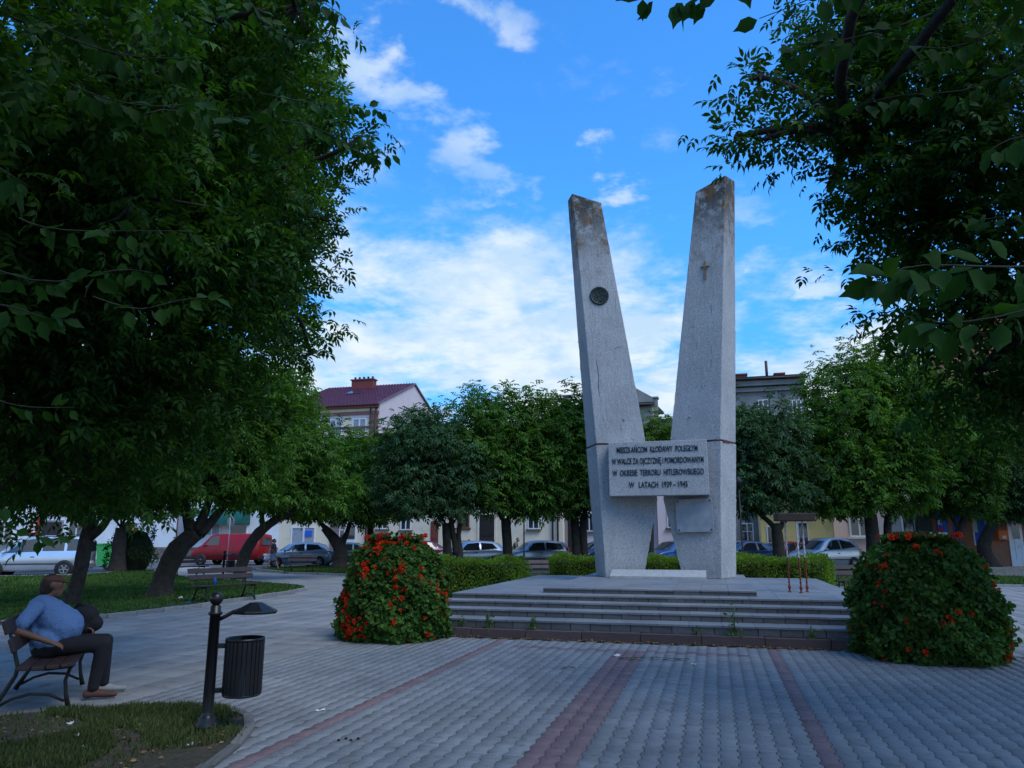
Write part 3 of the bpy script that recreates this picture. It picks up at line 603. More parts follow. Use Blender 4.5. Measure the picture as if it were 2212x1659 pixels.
tree('maple_tree', 'gnarled maple leaning right and forking in three above the lawn', [(-10.0, 21.78, 0), T(355, 1245, 21.8), T(385, 1185, 21.8), T(425, 1150, 21.9)], [.36, .29, .28, .23],
     [(T(415, 1160, 21.9), T(398, 1060, 21.8), .19, .1), (T(425, 1150, 21.9), T(450, 1075, 22), .17, .1), (T(430, 1155, 21.9), T(490, 1090, 22.2), .17, .09)],
     [B(420, 980, 22, 1.8), B(340, 960, 21.8, 1.5), B(510, 960, 22.4, 1.7), B(450, 860, 22.5, 1.9), B(570, 860, 23, 1.6), B(350, 850, 22, 1.6), B(520, 1050, 22.5, (1.0, 1.0, .6)), B(340, 1060, 21.8, (1.2, 1.2, .6)), B(300, 1000, 21.8, (1.2, 1.2, .9))], M['leaf'], 10, .3, zmin=2.3, group=G0, spikes=10)
tree('maple_tree', 'dark maple with a slim leaning trunk beside the litter bin and far bench', [(-10.75, 30.0, 0), T(530, 1195, 30), T(560, 1150, 30), T(600, 1120, 30.2)], [.26, .22, .2, .15],
     [(T(565, 1150, 30), T(560, 1090, 30), .12, .07), (T(600, 1120, 30.2), T(650, 1090, 30.4), .12, .07)],
     [B(600, 1030, 30.2, 2.0), B(650, 970, 30.6, 1.7), B(560, 930, 30, 2.0), B(610, 880, 31, 1.6), B(700, 1060, 31, (1.3, 1.3, .9)), B(530, 1030, 30, 1.6)], M['leaf'], 8, .36, zmin=2.3, group=G0, spikes=8)
tree('maple_tree', 'maple with a black crooked trunk in front of the blue hatchback', [T(733, 1222, 41.5)[:2] + (0,), T(735, 1190, 41.5), T(722, 1165, 41.5), T(700, 1140, 41.5)], [.42, .36, .3, .2],
     [(T(735, 1185, 41.5), T(755, 1130, 41.8), .2, .1), (T(710, 1150, 41.5), T(680, 1110, 41.2), .16, .09)],
     [B(700, 1070, 41.5, 2.3), B(770, 1060, 42, 2.1), B(740, 1000, 42, 2.1), B(640, 1080, 41, 1.7)], M['leaf_dark'], 7, .42, zmin=2.6, group=G0, spikes=4)
tree('maple_tree', 'yellow-green young maple between the red-roofed house and the crooked trunk', [T(800, 1215, 44)[:2] + (0,), T(800, 1150, 44), T(798, 1090, 44)], [.2, .17, .13], [],
     [B(800, 1030, 44, 1.9), B(765, 990, 44, 1.3), B(830, 985, 44.4, 1.4), B(810, 1090, 44, 1.7)], M['leaf_bright'], 7, .42, zmin=2.4, group=G0, spikes=12, spike_h=.8)
tree('maple_tree', 'round dark blue-green maple with several trunks behind the left hedge', [T(968, 1222, 34.5)[:2] + (0,), T(966, 1180, 34.5), T(962, 1130, 34.5)], [.24, .2, .17],
     [(T(985, 1200, 34.6), T(975, 1120, 34.6), .16, .12), (T(990, 1215, 34.6), T(995, 1130, 34.7), .17, .1)],
     [B(900, 1040, 33.8, 2.0), B(955, 985, 34.2, 1.9), B(885, 970, 34, 1.6), B(960, 1075, 34.4, 1.7), B(920, 930, 34.4, 1.4), B(860, 1085, 33.6, 1.0), B(1000, 1030, 34.6, 1.7)], M['leaf_blue'], 8.5, .36, zmin=2.5, group=G0)
tree('maple_tree', 'maple with upright shoots on top and one straight trunk by the grey hatchback', [T(1098, 1222, 36)[:2] + (0,), T(1096, 1180, 36), T(1092, 1120, 36)], [.26, .23, .22],
     [(T(1093, 1130, 36), T(1130, 1070, 36.2), .13, .08), (T(1093, 1130, 36), T(1050, 1060, 36), .13, .08)],
     [B(1080, 1040, 36, 2.1), B(1140, 1010, 36.2, 1.9), B(1030, 1000, 36, 2.0), B(1090, 930, 36.2, 2.0), B(1030, 915, 36, 1.4), B(1150, 920, 36.4, 1.5), B(1150, 1080, 36, (1.4, 1.4, 1.0))], M['leaf'], 8, .38, zmin=2.5, group=G0, spikes=30, spike_h=1.05)
tree('maple_tree', 'maple with a thick double trunk right beside the left pillar', [T(1246, 1222, 37)[:2] + (0,), T(1245, 1180, 37), T(1240, 1110, 37)], [.24, .22, .2],
     [(T(1262, 1215, 37), T(1262, 1110, 37), .2, .17)],
     [B(1225, 1040, 37, 2.2), B(1190, 960, 37, 1.9), B(1250, 960, 37.2, 2.0), B(1230, 900, 37.4, 1.5), B(1290, 1040, 37, 1.8), B(1300, 950, 37, 1.6)], M['leaf_dark'], 8, .38, zmin=2.4, group=G0, spikes=14)
tree('maple_tree', 'small yellow-green maple seen between the two pillars', [T(1405, 1220, 40)[:2] + (0,), T(1405, 1130, 40), T(1405, 1040, 40)], [.2, .17, .13], [],
     [B(1400, 965, 40, 1.3), B(1420, 935, 40, .9), B(1370, 1000, 40, 1.6)], M['leaf_bright'], 7, .4, group=G0, spikes=5)
tree('maple_tree', 'maple standing just right of the right pillar behind the candle stand', [T(1683, 1225, 32)[:2] + (0,), T(1682, 1185, 32), T(1676, 1130, 32)], [.26, .24, .2],
     [(T(1680, 1150, 32), T(1620, 1080, 32), .13, .07), (T(1680, 1150, 32), T(1720, 1080, 32.2), .13, .07)],
     [B(1640, 1040, 32, 1.8), B(1700, 1020, 32.2, 1.6), B(1620, 960, 32, 1.5), B(1680, 940, 32.4, 1.5), B(1600, 1040, 31.8, 1.5), B(1600, 920, 32.4, 1.0)], M['leaf_blue'], 8.5, .35, zmin=2.5, group=G0, spikes=8)
tree('maple_tree', 'largest maple on the right with tall upright shoots on its crown', [T(1888, 1220, 34)[:2] + (0,), T(1886, 1170, 34), T(1880, 1110, 34)], [.32, .3, .26],
     [(T(1915, 1215, 34.3), T(1920, 1110, 34.3), .22, .16)],
     [B(1840, 1040, 34, 2.2), B(1930, 1030, 34.4, 2.1), B(1770, 980, 33.6, 1.8), B(1850, 930, 34, 2.4), B(1950, 930, 34.4, 2.3), B(1830, 850, 34, 1.9), B(1910, 830, 34.6, 1.9), B(1990, 860, 35, 1.8), B(1790, 1070, 33.8, 1.5)], M['leaf'], 8, .38, zmin=2.6, group=G0, spikes=40, spike_h=1.25)
tree('maple_tree', 'maple with a trunk slanting before the blue shop front', [T(2062, 1216, 38)[:2] + (0,), T(2068, 1165, 38), T(2085, 1120, 38)], [.26, .22, .2], [(T(2075, 1150, 38), T(2040, 1090, 38), .14, .08)],
     [B(2060, 1050, 38, 2.2), B(2010, 980, 38, 2.0), B(2080, 950, 38, 2.2), B(2130, 880, 39, 1.9), B(2010, 900, 38.5, 1.8)], M['leaf_dark'], 7.5, .4, zmin=2.6, group=G0, spikes=10)
tree('maple_tree', 'blue-green maple on a leaning trunk at the right lawn', [(26.6, 42.2, 0), T(2125, 1180, 42), T(2145, 1130, 42)], [.42, .34, .28], [(T(2140, 1140, 42), T(2180, 1090, 42), .18, .1)],
     [B(2140, 1050, 42, 2.5), B(2210, 1040, 42, 2.4), B(2170, 970, 42.4, 2.5), B(2250, 960, 42, 2.4), B(2230, 1090, 42, 1.6)], M['leaf_blue'], 7.5, .42, zmin=2.8, group=G0)
tree('maple_tree', 'grey-trunked old tree with a swollen root rising beside the round dark shrub', [T(252, 1236, 37.5)[:2] + (0,), T(256, 1195, 37.5), T(262, 1140, 37.5)], [.42, .34, .26], [],
     [B(250, 1060, 37.5, 2.4), B(330, 1080, 38, 2.2), B(180, 1060, 37, 2.2), B(300, 1000, 38, 2.2)], M['leaf_dark'], 7, .42, zmin=2.9, group=G0)
def clipped(name, label, blobs, mat, n_per, leaf, core_mat, boxes=None, cat='shrub'):
    """trimmed shrub: dense small leaves over a dark twiggy core"""
    o = empty(name, blobs[0][0][:2] + (0,), 0, label, cat); base = np.array(blobs[0][0][:2] + (0,)); return o
def leafy_box(name, label, u0, u1, v0, v1, h, mat, dens=1300, leaf=.07, group=None):
    c = W((u0 + u1) / 2, (v0 + v1) / 2); o = empty(name, c, -A, label, 'hedge', group)
    hx, hy = (u1 - u0) / 2, (v1 - v0) / 2; Ps, Ns = [], []
    for nrm, area, f in (((0, 0, 1), 4 * hx * hy, lambda q: (q[:, 0] * hx, q[:, 1] * hy, np.full(len(q), h))), ((0, -1, 0), 2 * hx * h, lambda q: (q[:, 0] * hx, np.full(len(q), -hy), (q[:, 1] + 1) / 2 * h)), ((0, 1, 0), 2 * hx * h, lambda q: (q[:, 0] * hx, np.full(len(q), hy), (q[:, 1] + 1) / 2 * h)),
                         ((-1, 0, 0), 2 * hy * h, lambda q: (np.full(len(q), -hx), q[:, 0] * hy, (q[:, 1] + 1) / 2 * h)), ((1, 0, 0), 2 * hy * h, lambda q: (np.full(len(q), hx), q[:, 0] * hy, (q[:, 1] + 1) / 2 * h))):
        n = int(area * dens); q = rng.uniform(-1, 1, (n, 2)); p = np.stack(f(q), 1); nn = np.array(nrm, float)
        bul = .06 * np.sin(p[:, 0] * 3.1 + p[:, 2] * 4) + .05 * np.sin(p[:, 0] * 7 + p[:, 1] * 5) ; p = p + nn * (bul + rng.uniform(-.10, .05, n))[:, None]; Ps.append(p); Ns.append(np.tile(nn, (n, 1)))
    P, Nn = np.concatenate(Ps), np.concatenate(Ns); ax = unit(Nn * .6 + rng.normal(size=P.shape) * .6 + np.array([0, 0, .35])); 
    k = P[:, 2] > .02; P, Nn, ax = P[k], Nn[k], ax[k]
    f = link('foliage', scatter_mesh('foliage', LF_FAR, P, frames(ax, unit(Nn + rng.normal(size=P.shape) * .5)), leaf * rng.uniform(.7, 1.3, len(P)), mat), o); f['kind'] = 'stuff'
    MB().bbox((-hx + .12, -hy + .12, 0), (hx - .12, hy - .12, h - .12), .08).build('twiggy_core', M['core'], o); return o
M['core'] = pmat('dark_twigs', (.012, .018, .008), (.02, .02, .012), 12, 1.)
leafy_box('clipped_hedge', 'bright clipped hedge left of the platform beside the flower tower', -8.6, -5.35, 20.4, 21.5, 1.0, M['hedge'])
leafy_box('clipped_hedge', 'darker clipped hedge behind the platform left of the pillars', -5.1, -2.9, 23.6, 24.5, 1.02, M['hedge'])
leafy_box('clipped_hedge', 'clipped hedge seen low between the two pillars', -2.3, .0, 23.6, 24.5, 1.0, M['hedge'])
leafy_box('clipped_hedge', 'clipped hedge behind the platform right of the pillars', .15, 3.1, 23.0, 24.0, 1.04, M['hedge'])
# round dark shrub by the old trunk
o = empty('round_shrub', spot(292, 1236, 38.6)[:2] + (0,) if False else (*spot(292, 1236, 38.8)[:2], 0), 0, 'dense rounded dark evergreen shrub beside the old grey trunk', 'shrub')
P, Ax = blob_shoots([((-.15, 0, 1.1), (1.05, .9, 1.15)), ((-1.1, .1, .8), (.6, .6, .85))], 190, rim=.85, up=.1)
P = P[P[:, 2] > .02]; Ax = Ax[:len(P)]
f = link('foliage', scatter_mesh('foliage', LF_FAR, P, frames(unit(rng.normal(size=P.shape)), unit(rng.normal(size=P.shape))), rng.uniform(.09, .16, len(P)), M['leaf_dark']), o); f['kind'] = 'stuff'
mb = MB(); mb.lathe([(.55, 0), (.85, .6), (.85, 1.3), (.5, 1.95), (0, 2.1)], 16, Matrix.Translation((-.15, 0, 0))); mb.build('twiggy_core', M['core'], o)
# ---------------------------------------------------------------- flower towers, benches, bins and small things
M['ger_leaf'] = leaf_mat('geranium_leaf', (.028, .075, .016), (.06, .13, .022), .3)
M['ger_red'] = leaf_mat('geranium_red', (.56, .02, .010), (.72, .06, .014), .25)
M['ger_deep'] = leaf_mat('geranium_crimson', (.36, .012, .03), (.5, .02, .05), .25)
M['petal_white'] = leaf_mat('white_petal', (.6, .62, .6), (.7, .7, .68), .3)
M['iron'] = pmat('black_enamel', (.006, .007, .009), (.010, .011, .013), 5, .38, .05, 40, spec=.3, coat=.12)
M['cast'] = pmat('cast_iron', (.012, .012, .013), (.02, .02, .02), 9, .6, .2, 40)
M['wood'] = pmat('brown_bench_wood', (.034, .016, .012), (.02, .010, .008), 4, .55, .25, 30, spec=.4)
M['wood_pale'] = pmat('faded_bench_wood', (.09, .065, .058), (.06, .042, .038), 4, .6, .25, 30)
# round leaf of a geranium
a = np.linspace(0, 2 * np.pi, 8)[:-1]; GL = (np.concatenate([[[.5, 0, -.06]], np.stack([.5 + .5 * np.cos(a), .5 * np.sin(a), .05 + .04 * np.cos(3 * a)], 1)]), np.array([(0, i + 1, (i + 1) % 7 + 1) for i in range(7)]))
PT = (np.array([(0, 0, 0), (.6, .32, .1), (1, 0, .12), (.6, -.32, .1)]), np.array([(0, 2, 1), (0, 3, 2)]))
def flower_head(name, mat, r=.055, n=26):
    d = unit(rng.normal(size=(n, 3)) + np.array([0, 0, .5])); return scatter_mesh(name, PT, d * r * .25, frames(d, unit(rng.normal(size=(n, 3)))), np.full(n, r) * rng.uniform(.8, 1.2, n), mat)
HEADS = [flower_head('flower', M['ger_red']) for _ in range(3)] + [flower_head('flower', M['ger_deep'])]
WHITE = flower_head('flower', M['petal_white'], .05, 18)
def flower_tower(label, u, v, r0, nf, seed):
    g = np.random.default_rng(seed); c = W(u, v); o = empty('flower_tower', c, -A, label, 'flower planter', 'flower towers beside the steps')
    Hh = 1.55; prof = lambda t: r0 * np.interp(t, [0, .15, .4, .62, .8, .92, 1.0], [.92, 1.0, .96, .89, .78, .66, .48])
    n = 23000; t = g.random(n) ** .9; th = g.uniform(0, 6.283, n); rad = prof(t) * (1 + .06 * np.sin(th * 5 + t * 9) + .05 * np.sin(th * 9 - t * 14) + .04 * np.sin(th * 17 + t * 31)) + g.uniform(-.13, .05, n)
    cap = g.random(n) < .12; rr = np.sqrt(g.random(n)) * prof(np.array(1.)) ; rad = np.where(cap, rr, rad); z = np.where(cap, Hh + .08 * (1 - (rr / .6) ** 2) + g.uniform(-.06, .06, n), t * Hh)
    P = np.stack([rad * np.cos(th), rad * np.sin(th), z], 1); out_ = np.stack([np.cos(th), np.sin(th), .25 + cap * 2.], 1)
    ax = unit(out_ * .35 + g.normal(size=(n, 3)) * .45 + np.array([0, 0, -.45]))
    k = P[:, 2] > .015; P, ax, out_ = P[k], ax[k], out_[k]
    f = link('foliage', scatter_mesh('foliage', GL, P, frames(ax, unit(out_ + g.normal(size=P.shape) * .45)), g.uniform(.03, .078, len(P)), M['ger_leaf']), o); f['kind'] = 'stuff'
    MB().lathe([(float(prof(np.array(q))) - .16, q * Hh) for q in np.linspace(0, 1, 9)] + [(0, Hh)], 20).build('planter_core', M['core'], o)
    # trailing stems that break the outline
    m = 70; th = g.uniform(0, 6.283, m); t = g.random(m) * .9
    cl = [(g.uniform(-3.1, .5), g.random() ** 1.1) for _ in range(nf // 4)]
    for i in range(nf):
        ct, cz = cl[int(g.integers(0, len(cl)))]; th = ct + g.normal() * .13; t = min(1., max(.03, cz + g.normal() * .06)); top = g.random() < .22
        rad = float(prof(np.array(t))) + .035; q = (rad * math.cos(th), rad * math.sin(th), t * Hh)
        if top: rr = math.sqrt(g.random()) * .62 * r0; th = g.uniform(0, 6.283); q = (rr * math.cos(th), rr * math.sin(th), Hh + .07 + g.random() * .06)
        fl = link('flower', HEADS[int(g.integers(0, 3)) if not top else 3 if g.random() < .6 else 0], o, q, (g.uniform(-.8, .8), g.uniform(-.8, .8), g.uniform(0, 6.28))); s = g.uniform(.3, .95); fl.scale = (s, s, s)
    for i in range(9):
        rr = math.sqrt(g.random()) * .4; th = g.uniform(-2.4, -.2); link('flower', WHITE, o, (rr * math.cos(th), rr * math.sin(th), Hh + .1), (0, 0, g.uniform(0, 6)))
    return o
flower_tower('leafy flower tower thick with red geraniums left of the steps', -5.30, 12.1, .88, 230, 3)
flower_tower('shaded flower tower with fewer red geraniums right of the steps', 2.84, 12.1, .95, 105, 5)

# ---- litter bins
def litter_bin(loc, rz, label):
    o = empty('litter_bin', loc, rz, label, 'litter bin', 'litter bins of the square')
    p = MB().lathe([(.10, .0), (.10, .02), (.075, .045), (.08, .06), (.055, .085), (.048, .12), (.045, .92), (.058, .925), (.062, .945), (.045, .955), (.045, 1.0), (.03, 1.01)], 20).build('post', M['iron'], o)
    MB().lathe([(0, 1.0)] + [(.058 * math.sin(q), 1.062 - .058 * math.cos(q)) for q in np.linspace(.5, math.pi, 9)], 20).build('ball_finial', M['iron'], p)
    mb = MB(); mb.tube([(.04, 0, .885), (.09, 0, .91), (.15, 0, .945), (.21, 0, .965)], .017, 8); mb.build('roof_arm', M['iron'], o)
    # shallow pyramid rain roof
    mb = MB(); cx = .34; ring = lambda r, z, n=8: [(cx + r * math.cos(2 * math.pi * (k + .5) / n), r * .85 * math.sin(2 * math.pi * (k + .5) / n), z) for k in range(n)]
    R_ = [ring(.195, .93), ring(.20, .945), ring(.19, .955), ring(.06, 1.022), ring(.05, 1.024)]
    mb.add([q for r in R_ for q in r] + [(cx, 0, 1.026), (cx, 0, .96)], [(i * 8 + j, i * 8 + (j + 1) % 8, (i + 1) * 8 + (j + 1) % 8, (i + 1) * 8 + j) for i in range(4) for j in range(8)] + [(32 + j, 32 + (j + 1) % 8, 40) for j in range(8)] + [((j + 1) % 8, j, 41) for j in range(8)]); mb.build('rain_roof', M['iron'], o)
    b = MB().lathe([(.0, .24), (.155, .24), (.165, .25), (.165, .255), (.16, .26), (.16, .70), (.168, .705), (.168, .725), (.158, .725), (.15, .27), (0, .27)], 28, c=(.27, 0)).build('bucket', M['iron'], o)
    rib = MB().bbox((-.0165, -.004, .265), (.0165, .0005, .70), .001).mesh('slat', M['iron'])
    for k in range(26):
        a_ = 2 * math.pi * k / 26; link('slat', rib, b, (.27 + .163 * math.cos(a_), .163 * math.sin(a_), 0), (0, 0, a_ + math.pi / 2))
    for z in (.29, .66):
        MB().bbox((.03, -.02, z - .02), (.125, .02, z + .02), .005).build('bracket', M['iron'], o)
    return o
litter_bin((-2.64, 6.86, .035), R(12), 'black cast iron litter bin with a ball-topped post on the near grass')
litter_bin((-11.75, 31.0, .035), R(5), 'far litter bin in front of the red van')

# ---- benches: two cast end frames with curved legs, wooden slats
def make_bench(label, wood):
    o = empty('park_bench', (0, 0, 0), 0, label, 'bench', 'park benches'); hw = .62
    for s in (-1, 1):
        x = s * hw; fr = MB()
        fr.tube([(x, -.30, .02), (x, -.27, .14), (x, -.25, .27), (x, -.28, .38), (x, -.31, .42)], [.026, .02, .018, .018, .022], 7)          # front leg
        fr.tube([(x, .34, .02), (x, .25, .18), (x, .17, .34), (x, .16, .42), (x, .22, .62), (x, .30, .86)], [.026, .021, .02, .02, .018, .014], 7)
        fr.tube([(x, -.30, .40), (x, -.1, .385), (x, .16, .40)], .018, 7)
        fr.tube([(x, -.26, .08), (x, -.12, .15), (x, .04, .165), (x, .18, .13), (x, .29, .07)], .015, 6)
        fr.build('end_frame', M['cast'], o)
    slat = MB().bbox((-.82, -.055, -.018), (.82, .055, .018), .008).mesh('slat', wood)
    for y, z, t in ((-.27, .435, -.12), (-.15, .425, 0), (-.03, .42, 0), (.09, .423, .05)): link('slat', slat, o, (0, y, z), (t, 0, 0))
    for y, z in ((.205, .635), (.275, .80)):
        q = link('slat', slat, o, (0, y, z), (R(70), 0, 0)); q.scale = (1, 1.2, 1)
    return o
def put_bench(label, x, y, face, wood='wood', n_back=3):
    b = make_bench(label, M[wood]); b.location = (x, y, 0.0); b.rotation_euler = (0, 0, math.atan2(face[1], face[0]) + math.pi / 2); return b
man_bench = put_bench('near dark bench with the seated man in the blue shirt', -4.84, 8.12, (math.cos(R(24)), math.sin(R(24))))
put_bench('brown slatted bench with a blue can on its seat at the lawn edge', -7.6, 20.3, (.80, -.60)).scale = (1.15, 1, 1)
put_bench('small far bench in front of the zebra crossing', -14.3, 33.6, (.8, -.6))
put_bench('bench with a pale backrest in front of the blue hatchback', -10.15, 36.3, (-.35, -.94), 'wood_pale')
put_bench('pale slatted bench end peeping between the two left hedges', .72, 27.2, (.2, -.98), 'wood_pale')
put_bench('dark bench behind the candle stand, mostly hidden by the right flower tower', 10.2, 22.2, (-.1, -.99))

# blue can and blue litter at the middle bench
M['can'] = pmat('blue_can', (.01, .10, .42), (.02, .14, .5), 8, .3, metal=.4)
M['litter'] = pmat('pale_paper', (.6, .6, .58), (.5, .5, .48), 8, .8)
tag(MB().lathe([(0, 0), (.03, 0), (.035, .01), (.035, .155), (.028, .17), (.028, .172), (0, .170)], 16).build('drink_can', M['can'], None, (-7.78, 20.0, .447)), 'tall blue drink can standing on the brown bench seat', 'can')
def scrap(label, loc, s, mat, seed, cat='litter', name='paper_scrap'):
    g = np.random.default_rng(seed); n = 5; mb = MB(); gx = [(i, j) for j in range(n) for i in range(n)]
    mb.add([((i / 4 - .5) * s[0] * (1 + .1 * g.normal()), (j / 4 - .5) * s[1] * (1 + .1 * g.normal()), abs(g.normal()) * s[2]) for i, j in gx], [(j * n + i, j * n + i + 1, (j + 1) * n + i + 1, (j + 1) * n + i) for j in range(4) for i in range(4)])
    o = mb.build(name, mat, None, loc, (0, 0, g.uniform(0, 6))); return tag(o, label, cat, 'scraps of litter')
scrap('crumpled blue wrapper lying under the brown bench', (-8.1, 19.35, .05), (.22, .16, .04), M['can'], 1, 'wrapper', 'wrapper')
scrap('small white paper scrap on the grass under the leaning forked tree', (-8.9, 20.6, .05), (.10, .09, .03), M['litter'], 2)
scrap('white paper lying on the grass beside the pale bench', (-7.3, 35.2, .05), (.35, .25, .12), M['litter'], 3)
scrap('torn white paper on the red paving before the steps', tuple(W(-1.42, 11.05, .004)), (.17, .08, .006), M['litter'], 4)
scrap('tiny white scrap on the grey paving right of the red band', tuple(W(-.35, 10.55, .004)), (.08, .05, .006), M['litter'], 5)
scrap('white butt on the paving below the litter bin', (-1.85, 7.6, .004), (.09, .018, .008), M['litter'], 6)
for k, (x, y) in enumerate(((-3.6, 6.6), (-3.35, 6.25), (-3.1, 6.9), (-2.55, 6.3), (-3.9, 7.0))):
    scrap(('pale scrap in the near grass farthest from the bin', 'white scrap on the bare soil patch of the near grass', 'pale scrap on the near grass just left of the bin post', 'pale scrap on the soil in front of the bin base', 'pale scrap in the near grass below the bench')[k], (x, y, .02), (.05, .03, .012), M['litter'], 20 + k)

# ---- candle stand on the platform
M['stand_top'] = pmat('rusty_brown_tray', (.05, .032, .028), (.03, .02, .018), 9, .7, .2, 30)
M['rust_red'] = pmat('red_oxide_paint', (.20, .035, .028), (.11, .03, .02), 14, .75, .3, 40)
M['chalk'] = pmat('flaking_white_paint', (.55, .56, .56), (.36, .34, .32), 12, .8, .3, 40)
st = empty('candle_stand', W(1.56, 16.0, .59), -A + R(6), 'candle stand with a dark tray on three twisted iron legs', 'candle stand')
MB().bbox((-.36, -.2, 1.375), (.36, .2, 1.53), .02).build('tray', M['stand_top'], st)
for x, y in ((-.17, .06), (.0, -.16), (.17, .1)):
    for z0, z1, mname in ((.12, .66, 'rust_red'), (.66, 1.38, 'chalk')):
        mb = MB(); k = 22
        for ph in (0, math.pi): mb.tube([(x + .010 * math.cos(ph + i * 1.0), y + .010 * math.sin(ph + i * 1.0), z0 + (z1 - z0) * i / k) for i in range(k + 1)], .011, 5)
        mb.build('leg', M[mname], st)
    MB().lathe([(.035, 0), (.035, .012), (.02, .025), (.018, .06), (.03, .085), (.03, .1), (.018, .13)], 10, c=(x, y)).build('foot', M['rust_red'], st)

# ---- weeds along the lowest step, dropped twigs, leaf litter
M['weed'] = leaf_mat('weed_leaf', (.05, .11, .03), (.10, .16, .05), .3)
M['dry'] = leaf_mat('dry_leaf', (.17, .09, .035), (.33, .22, .11), .2)
def weed(label, u, h, n, seed):
    g = np.random.default_rng(seed); o = empty('weed', W(u, 12.57, .135), -A, label, 'weed', 'weeds on the red kerb')
    s = MB()
    for q in range(3): s.tube([(0, 0, 0), (g.normal() * .04 * h, -.03 * q, h * .5), (g.normal() * .12 * h, -.04 * q, h * (1 - .25 * q))], [.005, .004, .002], 5)
    s.build('stem', M['weed'], o); P = np.stack([g.normal(size=n) * .09 * (h + .2), -np.abs(g.normal(size=n)) * .06, g.random(n) ** 1.6 * h], 1); ax = unit(g.normal(size=(n, 3)) + np.array([0, -.3, .4]))
    link('leaves', scatter_mesh('leaves', LF_FAR, P, frames(ax, unit(g.normal(size=(n, 3)))), g.uniform(.05, .1, n) * (h + .6), M['weed']), o)['kind'] = 'stuff'
weed('tall straggly weed growing at the right of the lowest step', .22, .5, 46, 1)
weed('low bushy weed right of the tall straggly weed', 1.35, .14, 40, 2); weed('leafy weed on the kerb below the left corner of the dais', -3.0, .22, 46, 3)
weed('spreading low weed left of centre on the red kerb', -3.75, .2, 50, 4); weed('small weed beside the left flower tower', -4.25, .2, 26, 5); weed('tiny weed left of the tall straggly weed', -.35, .12, 22, 6)
g_ = np.random.default_rng(9)
n = 900; P = np.stack([g_.uniform(-5, 2.5, n), 12.41 - np.abs(g_.normal(size=n)) * .07 - .1 * (g_.random(n) < .08), np.full(n, .006) + g_.random(n) * .02], 1); Pw = np.array([W(*p) for p in P])
tag(link('leaf_litter', scatter_mesh('leaf_litter', LF_FAR, Pw, frames(unit(g_.normal(size=(n, 3)) * np.array([1, 1, .25])), unit(np.array([0, 0, 1.]) + g_.normal(size=(n, 3)) * .3)), g_.uniform(.02, .06, n), M['dry'])), 'dry brown leaf litter gathered along the red kerb', 'litter', kind='stuff')
n = 300; P = np.stack([g_.uniform(-5.5, 4, n), g_.uniform(4.5, 12.3, n), np.full(n, .004)], 1); Pw = np.array([W(*p) for p in P])
tag(link('scattered_debris', scatter_mesh('scattered_debris', LF_FAR, Pw, frames(unit(g_.normal(size=(n, 3)) * np.array([1, 1, .15])), unit(np.array([0, 0, 1.]) + g_.normal(size=(n, 3)) * .15)), g_.uniform(.008, .03, n), M['dry'])), 'tiny dry leaf crumbs scattered over the paving', 'litter', kind='stuff')
n = 260; P = np.stack([g_.uniform(-4.8, -2.3, n), g_.uniform(5.2, 7.6, n), np.full(n, .03)], 1); P = P[np_in_poly(P[:, :2], LAWN_N)]; n = len(P)
tag(link('lawn_litter', scatter_mesh('lawn_litter', LF_FAR, P, frames(unit(g_.normal(size=(n, 3)) * np.array([1, 1, .2])), unit(np.array([0, 0, 1.]) + g_.normal(size=(n, 3)) * .3)), g_.uniform(.02, .055, n), M['dry'])), 'dry leaves lying in the near patchy grass', 'litter', kind='stuff')
def fallen(label, u, v, rz, k, seed, s=.2):
    g = np.random.default_rng(seed); o = empty('fallen_twig', W(u, v, .012), rz, label, 'twig', 'fallen leafy twigs')
    MB().tube([(-.02, 0, 0), (k * .045, .02, .012), (k * .09, 0, .004)], [.004, .003, .002], 5).build('stem', M['twig'], o)
    P = np.stack([np.arange(k) * .085, g.normal(size=k) * .02, np.full(k, .012)], 1); ax = unit(np.stack([g.normal(size=k) * .6 + .6, g.choice([-1, 1], k) * 1., np.zeros(k)], 1))
    for i in range(k):
        lf = link('leaf', LEAF_ME_PALE, o, P[i], (g.uniform(-.4, .4), g.uniform(-.15, .1), math.atan2(ax[i][1], ax[i][0]))); q = g.uniform(.09, .14); lf.scale = (q, q, q)
M['leaf_pale'] = leaf_mat('wilted_leaf', (.055, .095, .045), (.10, .15, .075), .2)
LEAF_ME_PALE = np_mesh('leaf', LF_NEAR[0], LF_NEAR[1], M['leaf_pale'])
fallen('larger fallen green leafy twig on the red band before the steps', -1.35, 10.72, .1, 7, 1); fallen('smaller fallen leafy twig just right of the larger one', -.75, 10.82, -.1, 4, 2)
fallen('lone fallen leaf pair left of the red band', -1.95, 9.75, .3, 2, 3)
M['dark_cone'] = pmat('dark_debris', (.02, .014, .012), (.03, .02, .016), 20, 1.)
mb = MB()
for k in range(4): mb.lathe([(0, 0), (.013, .005), (.014, .012), (0, .02)], 7, Matrix.Translation((k * .05 - .08, (k % 2) * .05, 0)))
tag(mb.build('dark_debris', M['dark_cone'], None, tuple(W(-2.98, 5.95, 0))), 'small heap of dark crumbs on the left red line', 'debris', kind='stuff')

